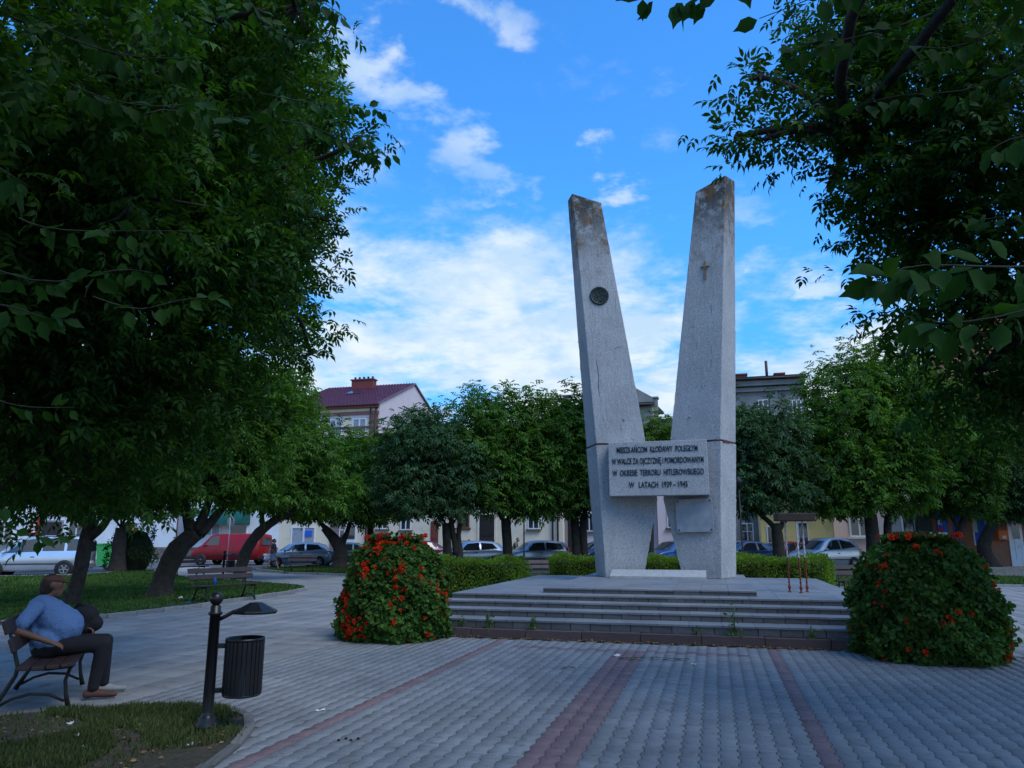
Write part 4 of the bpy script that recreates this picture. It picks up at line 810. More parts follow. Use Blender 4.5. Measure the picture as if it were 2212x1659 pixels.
# ---- near twigs whose large leaves hang into the view, children of the near trees
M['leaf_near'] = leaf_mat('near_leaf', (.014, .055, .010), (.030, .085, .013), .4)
LEAF_NEAR = np_mesh('leaf', *[LF_NEAR[0] * np.array([1, 1.35, 1]), LF_NEAR[1]], M['leaf_near'])
def spray(root, a, b, n, size, seed, hang=.8, r=.006, side=1.):
    """a hanging twig from a to b with big leaves, each leaf its own mesh"""
    g = np.random.default_rng(seed); inv = root.matrix_world.inverted() if False else None; base = Vector(root.location); a, b = Vector(a) - base, Vector(b) - base
    tw = MB(); pts = limb(tw, a, b, r, r * .35, .05, 6, .16, 8); tw.build('twig', M['twig'], root)
    for i in range(n):
        t = .12 + .9 * (i // 1) / n; p = a.lerp(b, min(t, 1)); j = min(len(pts) - 1, int(t * (len(pts) - 1))); p = pts[j].lerp(pts[min(j + 1, len(pts) - 1)], t * (len(pts) - 1) - j) if j < len(pts) - 1 else pts[-1]
        d = Vector(((b - a).normalized() * g.uniform(.0, .9) + Vector(g.normal(size=3)) * .55 * side + Vector((0, 0, -hang * g.uniform(.5, 1.3))))).normalized(); p = p + d * .025
        up = Vector(g.normal(size=3)) * .5 + Vector((0, -1, .3)); y = up.cross(d).normalized(); z = d.cross(y); q = size * g.uniform(.7, 1.2)
        lf = link('leaf', LEAF_NEAR, root); lf.matrix_basis = Matrix(((d.x * q, y.x * q, z.x * q, p.x), (d.y * q, y.y * q, z.y * q, p.y), (d.z * q, y.z * q, z.z * q, p.z), (0, 0, 0, 1)))
for k, (p0, p1, n, s) in enumerate([((1950, -70, 2.6), (1640, 40, 2.3), 14, .10), ((2010, 30, 2.7), (1700, 110, 2.5), 16, .10), ((1700, -60, 2.0), (1380, -25, 1.9), 12, .085), ((2300, 570, 2.2), (1900, 610, 2.0), 13, .115), ((2320, 600, 2.3), (2010, 690, 2.1), 10, .115), ((2330, 250, 2.4), (2130, 330, 2.4), 9, .1),
                                    ((2250, 120, 3.0), (1850, 230, 3.0), 14, .1), ((2300, -40, 2.6), (1900, 70, 2.7), 14, .1), ((2330, 420, 3), (2100, 480, 3), 9, .1)]):
    spray(near_r, spot(*p0), spot(*p1), int(n * 1.7), s * .92, 100 + k, r=.004)
for k, (p0, p1, n, s) in enumerate([((560, -60, 3.3), (735, 30, 3.3), 22, .095), ((520, -20, 3.4), (690, 85, 3.4), 20, .095), ((150, 180, 3.0), (460, 210, 3.2), 26, .12), ((100, 60, 2.8), (420, 120, 3.0), 22, .12), ((300, 260, 3.4), (600, 210, 3.8), 22, .11), ((-60, 560, 3.0), (330, 590, 3.4), 18, .11), ((-60, 330, 2.6), (60, 400, 2.7), 8, .1),
                                    ((-60, 650, 3.2), (170, 690, 3.4), 12, .11), ((40, 470, 3.4), (420, 500, 3.8), 16, .11), ((200, 640, 3.8), (470, 640, 4.2), 14, .11), ((560, 200, 5.5), (840, 240, 6.2), 26, .12), ((600, 260, 5.5), (845, 330, 6.0), 26, .12), ((-40, 1130, 4.0), (140, 1160, 4.4), 10, .1), ((-40, 850, 3.6), (160, 880, 4), 10, .1)]):
    spray(near_l, spot(*p0), spot(*p1), int(n * 1.15), s * .9, 200 + k, r=.004)
# ---------------------------------------------------------------- houses around the square
def on_row(px, py, v):
    """(u, z) where that line of sight meets the house front standing v metres back"""
    p = spot(px, py, 10) - Vector((0, 0, 1.62)); dv = UV(p.x, p.y)[1]; t = v / dv; return UV(p.x * t, p.y * t)[0], 1.62 + p.z * t
def plaster(name, c1, c2): return pmat(name, c1, c2, .8, .92, .15, 25, speck=(tuple(x * .8 for x in c1), 1.6, .62))
M['pl_white'] = plaster('white_plaster', (.76, .75, .74), (.68, .67, .66)); M['pl_cream'] = plaster('cream_plaster', (.78, .66, .48), (.70, .59, .44)); M['pl_cream2'] = plaster('pale_cream_plaster', (.76, .66, .50), (.68, .59, .45))
M['pl_pink'] = plaster('greyish_pink_plaster', (.62, .52, .52), (.55, .46, .46)); M['pl_grey'] = plaster('grey_old_plaster', (.26, .25, .235), (.18, .175, .17)); M['pl_yellow'] = plaster('yellow_plaster', (.76, .60, .24), (.68, .54, .2))
M['pl_rose'] = plaster('rose_plaster', (.72, .57, .54), (.66, .52, .49)); M['trim_brick'] = pmat('brick_red_trim', (.30, .13, .10), (.24, .10, .08), 5, .85); M['trim_brown'] = pmat('brown_trim', (.16, .10, .08), (.12, .08, .065), 5, .85)
M['roof_red'] = pmat('wine_red_metal_roof', (.115, .03, .055), (.09, .024, .044), 2, .4, spec=.5, island=.08); M['roof_dark'] = pmat('dark_felt_roof', (.02, .022, .026), (.032, .033, .038), 2, .8, .2, 20); M['roof_blue'] = pmat('slate_blue_roof', (.04, .05, .07), (.03, .04, .055), 2, .6); M['tile_red'] = pmat('red_tile', (.30, .075, .05), (.22, .055, .04), 6, .8, island=.2)
M['frame_w'] = pmat('white_pvc', (.75, .76, .77), (.66, .67, .68), 3, .4, spec=.5); M['frame_b'] = pmat('brown_window_wood', (.20, .07, .035), (.14, .05, .03), 6, .6); M['door_dk'] = pmat('dark_door', (.035, .026, .024), (.022, .018, .017), 4, .5); M['door_red'] = pmat('red_brown_door', (.20, .05, .035), (.15, .04, .03), 4, .55)
M['glass'] = pmat('window_glass', (.022, .028, .034), (.035, .042, .05), .7, .06, spec=.9); M['curtain'] = pmat('net_curtain', (.35, .37, .40), (.22, .24, .27), 9, .8); M['pipe'] = pmat('downpipe', (.05, .04, .038), (.035, .03, .028), 6, .6)
M['brick_w'] = pmat('orange_brick', (.36, .16, .09), (.28, .12, .07), 6, .9, .3, 40, island=.15); M['stone_w'] = pmat('stone_base', (.20, .15, .13), (.15, .12, .11), 4, .95, .3, 20, island=.25); M['sign_blue'] = pmat('blue_panel', (.012, .10, .52), (.016, .12, .58), 2, .5); M['awn'] = pmat('green_awning', (.006, .075, .062), (.008, .095, .078), 3, .8); M['orange'] = pmat('orange_sign', (.70, .16, .03), (.62, .13, .03), 4, .6); M['redsign'] = pmat('red_sign', (.60, .025, .03), (.5, .02, .025), 4, .6); M['chim'] = pmat('red_chimney_brick', (.22, .055, .05), (.16, .045, .04), 12, .9, .4, 40); M['black'] = pmat('black_plastic', (.015, .015, .017), (.02, .02, .022), 6, .5); M['grey_wall'] = pmat('ramp_concrete', (.34, .35, .36), (.29, .30, .31), 2, .9, .2, 30)
class House:
    def __init__(s, name, label, px0, px1, v, depth, h, wall, z0=.1):
        s.v = v; s.u0 = on_row(px0, 1163, v)[0]; s.u1 = on_row(px1, 1163, v)[0]; s.h = h; s.d = depth; s.z0 = z0
        s.o = empty(name, W(s.u0, v, 0), -A, label, 'house'); s.w = s.u1 - s.u0; s.wall = s.part('wall', wall, MB().box((0, 0, 0), (s.w, depth, h)))
    def part(s, name, mat, mb, parent=None): return mb.build(name, M[mat] if isinstance(mat, str) else mat, parent or s.o)
    def rect(s, r):
        u0, z1 = on_row(r[0], r[1], s.v); u1, z0 = on_row(r[2], r[3], s.v); return u0 - s.u0, u1 - s.u0, z0, z1
    def window(s, r, frame='frame_w', cross=True, sill=None, glass='glass', name='window'):
        x0, x1, z0, z1 = s.rect(r); t = min(.1, (x1 - x0) * .09); mb = MB()
        mb.box((x0, -.05, z0), (x0 + t, .02, z1)).box((x1 - t, -.05, z0), (x1, .02, z1)).box((x0 + t, -.05, z0), (x1 - t, .02, z0 + t)).box((x0 + t, -.05, z1 - t), (x1 - t, .02, z1))
        xm = (x0 + x1) / 2
        if cross: mb.box((xm - t * .5, -.048, z0 + t), (xm + t * .5, .018, z1 - t))
        if cross == 2: mb.box((x0 + t, -.046, z0 + (z1 - z0) * .62), (xm - t * .5, .016, z0 + (z1 - z0) * .62 + t * .7)).box((xm + t * .5, -.046, z0 + (z1 - z0) * .62), (x1 - t, .016, z0 + (z1 - z0) * .62 + t * .7))
        f = s.part(name, frame, mb); s.part('pane', glass, MB().box((x0 + t, -.018, z0 + t), (x1 - t, -.008, z1 - t)), f)
        if sill: s.part('sill', sill, MB().box((x0 - .12, -.16, z0 - .10), (x1 + .12, .0, z0 - .004)), f)
        return f
    def door(s, r, mat='door_dk', frame=None):
        x0, x1, z0, z1 = s.rect(r); z0 = s.z0; f = s.part('door', mat, MB().box((x0, -.04, z0), (x1, .02, z1)))
        for a, b in ((.12, .45), (.55, .92)): s.part('panel', mat, MB().bbox((x0 + .12, -.06, z0 + (z1 - z0) * a), (x1 - .12, -.041, z0 + (z1 - z0) * b), .015), f)
        if frame: s.part('door_frame', frame, MB().box((x0 - .14, -.06, z0), (x0, .03, z1 + .14)).box((x1, -.06, z0), (x1 + .14, .03, z1 + .14)).box((x0, -.06, z1), (x1, .03, z1 + .14)), f)
        s.part('handle', 'frame_w', MB().box((x1 - .14, -.09, z0 + 1.0), (x1 - .10, -.042, z0 + 1.14)), f); return f
    def panel(s, name, r, mat, out_=.05):
        x0, x1, z0, z1 = s.rect(r); return s.part(name, mat, MB().bbox((x0, -out_, z0), (x1, -.003, z1), .01))
    def band(s, name, z0, z1, mat, out_=.08, x0=0, x1=None): return s.part(name, mat, MB().box((x0 - .03, -out_, z0), ((x1 or s.w) + .03, -.002, z1)))
    def pipe(s, px, z1=None):
        x = on_row(px, 1163, s.v)[0] - s.u0; s.part('downpipe', 'pipe', MB().tube([(x, -.12, s.z0), (x, -.12, z1 or s.h - .2)], .06, 8))
    def flat_roof(s, mat, over=.35, rise=.9):
        mb = MB(); a = [(-.1, -over, s.h + .002), (s.w + .1, -over, s.h + .002), (s.w + .1, s.d + over, s.h + rise), (-.1, s.d + over, s.h + rise)]
        mb.add(a + [(x, y, z + .18) for x, y, z in a], [(0, 3, 2, 1), (4, 5, 6, 7), (0, 1, 5, 4), (1, 2, 6, 5), (2, 3, 7, 6), (3, 0, 4, 7)]); r = s.part('roof', mat, mb)
        s.part('gutter', 'pipe', MB().tube([(-.1, -over - .07, s.h + .02), (s.w + .1, -over - .07, s.h + .02)], .07, 8), r); return r
    def chimney(s, r, vback, mat='chim', pots=0):
        u0, z1 = on_row(r[0], r[1], s.v + vback); u1, z0 = on_row(r[2], r[3], s.v + vback); x0, x1 = u0 - s.u0, u1 - s.u0; c = s.part('chimney', mat, MB().bbox((x0, vback - .3, z0 - 1.6), (x1, vback + .35, z1), .03))
        s.part('chimney_cap', mat, MB().box((x0 - .07, vback - .37, z1 + .002), (x1 + .07, vback + .42, z1 + .10)), c)
        for k in range(pots): x = x0 + (k + .5) * (x1 - x0) / pots; s.part('chimney_pot', 'pipe', MB().lathe([(.09, z1 + .1), (.09, z1 + .3), (.11, z1 + .32), (0, z1 + .32)], 8, c=(x, vback)), c)
# white shop building, far left
h = House('shop_building', 'long white building with a green shop awning behind the red van', -260, 602, 49, 12, 8.2, 'pl_white')
h.flat_roof('roof_dark'); h.part('stone_base', 'stone_w', MB().box((h.rect((215, 1180, 216, 1200))[0], -.08, 0), (h.w, -.002, 1.0)))
h.part('grey_base', 'pl_grey', MB().box((0, -.07, 0), (h.rect((205, 1180, 206, 1200))[0], -.002, 1.3)))
bx0 = h.rect((215, 1180, 216, 1200))[0]; bk = MB().bbox((-.24, -.03, -.085), (.24, .03, .085), .015).mesh('stone', M['stone_w'])
for j in range(5):
    for i in range(26):
        x = bx0 + .3 + (i + .5 * (j % 2)) * .5
        if x < h.w - .3 and 300 < 1e9: link('stone', bk, h.o, (x, -.105, .1 + j * .19))
h.window((385, 1108, 434, 1160), 'frame_b', True, 'frame_b', 'curtain'); h.window((498, 1133, 534, 1158), 'frame_w', False); h.window((440, 1130, 476, 1158), 'frame_w', True, None, 'curtain')
h.window((-6, 1126, 26, 1170), 'frame_w', True, 'trim_brown'); h.window((150, 1120, 182, 1165), 'frame_w', True, 'trim_brown'); h.door((94, 1128, 127, 1196), 'door_dk', 'pl_grey'); h.door((268, 1128, 284, 1196), 'door_dk'); h.panel('orange_sign', (284, 1140, 296, 1160), 'orange')
for r in ((60, 960, 100, 1030), (170, 960, 210, 1030), (300, 960, 340, 1030), (400, 960, 440, 1030), (500, 960, 540, 1030)): h.window(r, 'frame_w', 2, 'trim_brown')
b = h.panel('banner', (68, 1119, 84, 1180), 'black', .06)
x0, x1, z0, z1 = h.rect((69, 1121, 83, 1158)); q = h.part('red_field', 'redsign', MB().box((x0, -.075, z0), (x1, -.062, z1)), b)
for k in range(4): h.part('lettering', 'frame_w', MB().box((x0 + .18, -.083, z0 + .25 + k * .28), (x0 + .55, -.076, z0 + .42 + k * .28)), q)
# awning: a half barrel with scalloped ends
x0, x1, z0, z1 = h.rect((420, 1110, 540, 1132)); aw = MB(); nn = 8
prof = [(-1.1 * math.sin(a_), z0 + (z1 - z0 + .3) * math.cos(a_)) for a_ in np.linspace(0, math.pi / 2, nn)]
aw.add([(x, y, z) for x in (x0, x1) for y, z in prof] + [(x0, 0, z0), (x1, 0, z0)], [(i, i + 1, nn + i + 1, nn + i) for i in range(nn - 1)] + [tuple([2 * nn] + list(range(nn))), tuple([2 * nn + 1] + list(range(2 * nn - 1, nn - 1, -1)))]); awn = h.part('awning', 'awn', aw)
for t_, px in (('OGRO', 457), ('C', 483)):
    me = text_mesh('lettering', t_, .42, M['frame_w'], .01, .012); xx = on_row(px, 1124, 49)[0] - h.u0; link('lettering', me, awn, (xx, -1.15, z0 + .36), (R(78), 0, 0))
tag(MB().bbox((-.28, -.22, 0), (.28, .22, .62), .05).build('mailbox', M['sign_blue'], None, tuple(W(on_row(318, 1186, 48.9)[0], 48.66, 1.05)), (0, 0, -A)), 'small blue letter box on the white wall by the stone base', 'letter box')
# cream house with the wine-red roof
h = House('corner_house', 'tall cream house with wine-red metal roof and bare pinkish gable', 602, 808, 49, 12.8, 11.5, 'pl_cream')
hr = 14.15; yr = 6.4
gb = h.part('gable_wall', 'pl_pink', MB().add([(x, y, z) for x in (h.w + .002, h.w + .05) for y, z in ((.02, 0), (12.78, 0), (12.78, 11.45), (yr, hr - .12), (.02, 11.45))], [(0, 1, 2, 3, 4), (9, 8, 7, 6, 5), (0, 5, 6, 1), (1, 6, 7, 2), (2, 7, 8, 3), (3, 8, 9, 4), (4, 9, 5, 0)]))
rf = h.part('roof', 'roof_red', MB().add([(x, y, z) for x in (-.2, h.w + .18) for y, z in ((-.45, 11.36), (yr, hr), (13.2, 11.36), (13.2, 11.22), (yr, hr - .14), (-.45, 11.22))], [(0, 1, 7, 6), (1, 2, 8, 7), (2, 3, 9, 8), (3, 4, 10, 9), (4, 5, 11, 10), (5, 0, 6, 11), (0, 5, 4, 1), (1, 4, 3, 2), (6, 7, 10, 11), (7, 8, 9, 10)]))
sl = math.atan2(hr - 11.36, yr + .45); ln = math.hypot(hr - 11.36, yr + .45); seam = MB().box((-.02, 0, 0), (.02, ln, .05)).mesh('roof_seam', M['roof_red'])
for k in range(30): link('roof_seam', seam, rf, (k * (h.w + .2) / 30, -.45, 11.362), (sl, 0, 0))
row = MB().box((-.2, -.02, 0), (h.w + .15, .02, .03)).mesh('roof_seam', M['roof_red'])
for k in range(1, 14): t = k / 14; link('roof_seam', row, rf, (0, -.45 + t * (yr + .45), 11.364 + t * (hr - 11.36)), (sl, 0, 0))
h.part('skylight', 'glass', MB().bbox((h.w - 4.3, -.5, 0), (h.w - 3.0, .5, .08), .02), rf).matrix_basis = Matrix.Translation((0, 3.4, 11.36 + 3.85 / (yr + .45) * (hr - 11.36) + .03)) @ Matrix.Rotation(sl, 4, 'X')
h.chimney((763, 824, 809, 838), yr - .8, 'chim', 5); h.chimney((914, 888, 926, 903), 10.5, 'pl_grey') if False else None
h.band('cornice', 11.05, 11.3, 'trim_brick', .22); h.band('cornice', 10.55, 10.8, 'trim_brick', .1); h.band('string_course', 9.55, 9.7, 'trim_brown', .1); h.band('string_course', 4.4, 4.65, 'trim_brown', .12)
h.part('corner_strip', 'trim_brick', MB().box((h.w - .55, -.06, 0), (h.w - .02, -.002, 10.5)))
for r in ((712, 906, 739, 948), (762, 904, 791, 946), (664, 908, 690, 950), (617, 910, 642, 950)):
    h.window(r, 'frame_w', True, 'trim_brown', 'curtain'); x0, x1, z0, z1 = h.rect(r); h.part('surround', 'pl_pink', MB().box((x0 - .25, -.04, z1 + .02), (x1 + .25, -.002, z1 + .3)))
for r in ((617, 1000, 642, 1042), (664, 1000, 690, 1042), (712, 1000, 739, 1042), (762, 998, 791, 1040)): h.window(r, 'frame_w', True, 'trim_brown')
h.window((630, 1138, 656, 1176), 'frame_w', False, None, 'curtain'); h.window((657, 1138, 680, 1176), 'frame_w', False, None, 'curtain'); h.panel('blue_poster', (660, 1146, 674, 1158), 'sign_blue', .08)
h.window((723, 1132, 745, 1168), 'frame_w', 2); d = h.door((748, 1126, 769, 1196), 'frame_w'); x0, x1, z0, z1 = h.rect((751, 1136, 767, 1164)); h.part('pane', 'glass', MB().box((x0, -.075, z0), (x1, -.063, z1)), d)
h.door((573, 1126, 596, 1196), 'frame_w') if False else None; h.part('pillar', 'stone_w', MB().box((h.rect((771, 1, 772, 2))[0], -.1, 0), (h.rect((787, 1, 788, 2))[0], -.003, 4.4))); h.pipe(791); h.pipe(803)
h.panel('name_plate', (774, 1122, 779, 1128), 'frame_w'); h.panel('name_plate', (781, 1113, 796, 1134), 'litter', .06)
# low cream house with a dark roof
h = House('long_house', 'long cream two-storey house with a dark felt roof behind the parked cars', 809, 1216, 49, 11, 8.9, 'pl_cream2')
r_ = h.flat_roof('roof_dark', .4, 1.6); h.band('cornice', 8.4, 8.7, 'trim_brown', .2); h.band('string_course', 4.5, 4.7, 'trim_brown', .1)
for r in ((816, 1106, 838, 1143), (866, 1108, 888, 1145), (1140, 1098, 1165, 1143)): h.window(r, 'frame_w', True, 'trim_brown')
h.window((988, 1108, 1014, 1140), 'frame_b', True, 'frame_b'); h.door((931, 1126, 946, 1190), 'door_red'); h.door((1036, 1112, 1068, 1190), 'door_dk', 'pl_cream'); h.pipe(1195); h.pipe(1206)
x0, x1, z0, z1 = h.rect((983, 1145, 1020, 1168)); h.part('wall_panel', 'pl_cream', MB().bbox((x0, -.05, z0), (x1, -.003, z1), .02))
for r in ((816, 1000, 838, 1045), (866, 1000, 888, 1045), (931, 1000, 953, 1045), (988, 1000, 1012, 1045), (1040, 1000, 1064, 1045), (1090, 1000, 1114, 1045), (1140, 1000, 1165, 1045)): h.window(r, 'frame_w', 2, 'trim_brown')
for k, z in enumerate((.35, .6)): h.part('door_step', 'walk', MB().box((h.rect((1030, 1, 1, 2))[0], -1.2 + k * .5, 0), (h.rect((1074, 1, 1, 2))[0], -.01, z)))
rail = MB(); xa = h.rect((1022, 1, 1, 2))[0]; rail.tube([(xa, -1.2, .1), (xa, -1.2, 1.1), (xa + .6, -1.2, 1.6)], .025, 6).tube([(xa + .6, -1.2, .1), (xa + .6, -1.2, 1.6)], .025, 6); h.part('handrail', 'pipe', rail)
dsh = empty('satellite_dish', W(on_row(965, 886, 52)[0], 52, 10.2), -A, 'white satellite dish on the dark roof of the long cream house', 'satellite dish')
MB().lathe([(.0, 0), (.3, .05), (.55, .16), (.62, .22), (.60, .22), (.3, .07), (0, .02)], 18, Matrix.Translation((0, 0, .55)) @ Matrix.Rotation(R(70), 4, 'X') @ Matrix.Rotation(R(0), 4, 'Y')).build('dish', M['frame_w'], dsh); MB().tube([(0, .1, -1.3), (0, .1, .55)], .04, 8).build('mast', M['pipe'], dsh)
# pink-grey house behind the pillars
h = House('gable_house', 'old pinkish-grey house with a stepped gable seen between the pillars', 1217, 1421, 49.6, 11, 10.4, 'pl_pink')
h.flat_roof('roof_dark', .3, 1.2); x0 = h.rect((1370, 1, 1, 2))[0]; h.part('parapet', 'pl_grey', MB().add([(x, y, z) for y in (-.06, .3) for x, z in ((x0 - 2.5, 10.4), (h.w, 10.4), (h.w, 10.95), (x0 - 2.5, 12.6))], [(0, 1, 2, 3), (7, 6, 5, 4), (0, 4, 5, 1), (1, 5, 6, 2), (2, 6, 7, 3), (3, 7, 4, 0)]))
h.part('upper_wall', 'pl_grey', MB().box((0, -.05, 5.2), (h.w, -.002, 10.38))); h.chimney((1218, 858, 1232, 876), 1.5, 'pl_grey'); h.chimney((1408, 862, 1421, 874), .8, 'pl_grey')
h.door((1226, 1108, 1241, 1185), 'door_dk', 'pl_grey')
for k in range(4): h.part('door_step', 'walk', MB().box((h.rect((1216, 1, 1, 2))[0], -1.8 + k * .4, 0), (h.rect((1244, 1, 1, 2))[0], -.06, .15 + k * .17)))
for r in ((1262, 1108, 1284, 1148), (1310, 1108, 1332, 1148), (1262, 985, 1284, 1030), (1310, 985, 1332, 1030), (1360, 985, 1382, 1030)): h.window(r, 'frame_w', True, 'trim_brown')
h = House('mansard_house', 'low pale house with a slate-blue roof right of the pillar gap', 1422, 1588, 49, 10, 7.2, 'pl_rose')
h.part('roof', 'roof_blue', MB().add([(x, y, z) for x in (-.1, h.w + .1) for y, z in ((-.4, 7.2), (1.6, 9.6), (9, 9.9), (9, 7.2))], [(0, 1, 5, 4), (1, 2, 6, 5), (2, 3, 7, 6), (3, 0, 4, 7), (0, 3, 2, 1), (4, 5, 6, 7)])); h.band('cornice', 6.8, 7.15, 'trim_brown', .3)
for r in ((1440, 1090, 1466, 1140), (1500, 1090, 1526, 1140), (1552, 1090, 1576, 1140)): h.window(r, 'frame_w', True, 'trim_brown')
# grey three-storey house with chimneys
h = House('grey_house', 'grey three-storey house with two brick chimneys right of the pillars', 1589, 1765, 49, 12, 11.6, 'pl_grey')
h.flat_roof('roof_dark', .45, .5); h.band('cornice', 11.2, 11.55, 'pl_grey', .35); h.band('cornice', 10.85, 11.1, 'pl_grey', .18)
for px in (1600, 1680): h.part('pilaster', 'pl_grey', MB().box((h.rect((px, 1, 1, 2))[0], -.09, 4.5), (h.rect((px, 1, 1, 2))[0] + .5, -.003, 10.85)))
h.chimney((1588, 813, 1613, 826), 2.0, 'chim'); h.chimney((1673, 811, 1694, 822), 2.5, 'chim'); x = h.rect((1606, 1, 1, 2))[0]; h.part('vent_pipe', 'pipe', MB().tube([(x - .1, 2, 12), (x - .1, 2, 13.3)], .09, 8))
for r in ((1637, 864, 1662, 912), (1710, 864, 1734, 912), (1637, 970, 1662, 1018), (1710, 970, 1734, 1018), (1600, 1130, 1630, 1180)): h.window(r, 'frame_w', 2, 'trim_brown')
# yellow shop
h = House('yellow_shop', 'small yellow shop with a red tiled eave behind the silver hatchback', 1645, 1802, 46.5, 2.3, 4.3, 'pl_yellow')
tl = MB().bbox((-.11, -.2, -.02), (.11, .2, .03), .02).mesh('roof_tile', M['tile_red']); rf = h.part('eave', 'tile_red', MB().add([(x, y, z) for x in (-.2, h.w + .2) for y, z in ((-.8, 4.3), (0, 4.9), (0, 4.3))], [(0, 1, 4, 3), (1, 2, 5, 4), (2, 0, 3, 5), (0, 2, 1), (3, 4, 5)]))
for k in range(22):
    for j in range(3): link('roof_tile', tl, rf, (k * h.w / 21.5, -.68 + j * .28, 4.42 + j * .21), (R(37), 0, 0))
h.window((1655, 1136, 1690, 1180), 'frame_w', False); h.window((1722, 1128, 1748, 1176), 'frame_w', True); h.part('lintel', 'trim_brown', MB().box((h.rect((1700, 1, 1, 2))[0], -.3, 3.0), (h.rect((1752, 1, 1, 2))[0], -.003, 3.25)))
# rose house and brick shop
h = House('rose_house', 'pale rose house with a white double window behind the right flower tower', 1803, 2016, 49, 10, 7.5, 'pl_rose')
h.flat_roof('roof_dark'); h.window((1915, 1092, 1982, 1166), 'frame_w', True, 'frame_w'); h.window((1830, 1092, 1880, 1160), 'frame_w', True, 'frame_w'); h.part('grey_gate', 'grey_wall', MB().bbox((h.rect((1806, 1, 1, 2))[0], -.06, .1), (h.rect((1826, 1, 1, 2))[0], -.003, 3.2), .02))
for r in ((1830, 985, 1870, 1035), (1920, 985, 1965, 1035)): h.window(r, 'frame_w', 2, 'frame_w')
h.panel('shop_box', (1972, 1098, 2010, 1152), 'black', .5)
h = House('brick_shop', 'orange brick shop with blue window panels and a white glass door on the right', 2017, 2330, 49, 10, 6.5, 'brick_w')
h.flat_roof('roof_dark'); h.part('ramp', 'grey_wall', MB().box((h.rect((2072, 1, 1, 2))[0], -2.4, 0), (h.w, -.01, .85)))
bk = MB().bbox((-.14, -.015, -.055), (.14, .02, .055), .008).mesh('brick', M['brick_w'])
for px0, px1 in ((2082, 2093), (2140, 2165), (2208, 2240)):
    xa, xb = h.rect((px0, 1, 1, 2))[0], h.rect((px1, 1, 1, 2))[0]
    for j in range(20):
        for i in range(int((xb - xa) / .3)): link('brick', bk, h.o, (xa + .15 + i * .3 + .1 * (j % 2), -.012, .95 + j * .13))
for r in ((2018, 1085, 2050, 1180), (2052, 1085, 2081, 1180)):
    p = h.panel('blue_panel', r, 'sign_blue', .06); x0, x1, z0, z1 = h.rect(r)
    for k in range(6): h.part('rib', 'sign_blue', MB().box((x0 + (k + .3) * (x1 - x0) / 6, -.085, z0), (x0 + (k + .6) * (x1 - x0) / 6, -.062, z1)), p)
h.window((2094, 1088, 2136, 1178), 'frame_w', False, None, 'sign_blue'); h.panel('poster', (2098, 1120, 2112, 1150), 'litter', .07); h.panel('poster', (2024, 1122, 2034, 1134), 'litter', .1); h.panel('poster', (2027, 1138, 2036, 1152), 'redsign', .1)
h.panel('orange_post_box', (2150, 1146, 2174, 1166), 'orange', .45); h.panel('notice', (2158, 1157, 2168, 1164), 'litter', .47)
d = h.door((2176, 1100, 2206, 1186), 'frame_w', 'frame_w'); x0, x1, z0, z1 = h.rect((2180, 1105, 2203, 1164)); h.part('pane', 'glass', MB().box((x0, -.075, z0), (x1, -.063, z1)), d)
rl = MB(); xa = h.rect((2080, 1, 1, 2))[0]
for z in (1.25, 1.75): rl.tube([(xa, -2.3, z), (h.w, -2.3, z)], .03, 6)
for k in range(7): rl.tube([(xa + k * (h.w - xa) / 6, -2.3, .85), (xa + k * (h.w - xa) / 6, -2.3, 1.75)], .03, 6)
h.part('railing', 'pipe', rl)
h = House('brick_gable_house', 'tall orange brick gable house rising behind the right trees', 2080, 2420, 62, 10, 15.5, 'brick_w')
h.part('gable', 'brick_w', MB().add([(x, y, z) for y in (0, 10) for x, z in ((0, 15.5), (h.w, 15.5), (h.w * .42, 20.5))], [(0, 1, 2), (5, 4, 3), (0, 2, 5, 3), (1, 4, 5, 2)])); h.part('roof_edge', 'tile_red', MB().tube([(-.3, -.1, 15.4), (h.w * .42, -.1, 20.6), (h.w + .3, -.1, 15.4)], .18, 6))
for r in ((2140, 830, 2165, 880), (2200, 830, 2225, 880)): h.window(r, 'frame_w', 2)
# antenna on the right
an = empty('antenna_mast', W(on_row(1894, 800, 52)[0], 52, 7.0), -A, 'thin antenna mast above the right trees', 'antenna')
MB().tube([(0, 0, 0), (0, 0, 8.2)], .05, 6).build('mast', M['pipe'], an)
for z in (7.4, 7.7, 8.0): MB().tube([(-.3, 0, z), (.3, 0, z)], .025, 5).build('rod', M['pipe'], an)

# ---- street things: sign, green bin, lamp posts
sg = empty('road_sign', spot(497, 1130, 42).to_2d().to_3d(), R(25), 'round road sign seen from its grey back on a thin pole', 'road sign')
M['galv'] = pmat('galvanised', (.30, .32, .34), (.24, .26, .28), 6, .5, metal=.4)
MB().tube([(0, 0, 0), (0, 0, 2.95)], .03, 8).build('pole', M['galv'], sg); MB().lathe([(0, -.0), (.36, 0), (.37, .012), (.36, .02), (0, .02)], 24, Matrix.Translation((0, .05, 2.5)) @ Matrix.Rotation(R(90), 4, 'X') @ Matrix.Rotation(R(0), 4, 'Y')).build('disc', M['galv'], sg); sg.rotation_euler = (0, 0, R(-38))
gb = empty('wheelie_bin', spot(225, 1210, 46).to_2d().to_3d(), R(-20), 'bright green wheeled rubbish bin beside the round shrub', 'rubbish bin'); M['green_p'] = pmat('green_plastic', (.05, .42, .10), (.06, .48, .12), 5, .45)
MB().add([(x * s_, y * s_, z) for z, s_ in ((.08, .8), (1.25, 1.0)) for x, y in ((-.32, -.36), (.32, -.36), (.32, .36), (-.32, .36))], [(0, 3, 2, 1), (4, 5, 6, 7), (0, 1, 5, 4), (1, 2, 6, 5), (2, 3, 7, 6), (3, 0, 4, 7)]).build('body', M['green_p'], gb)
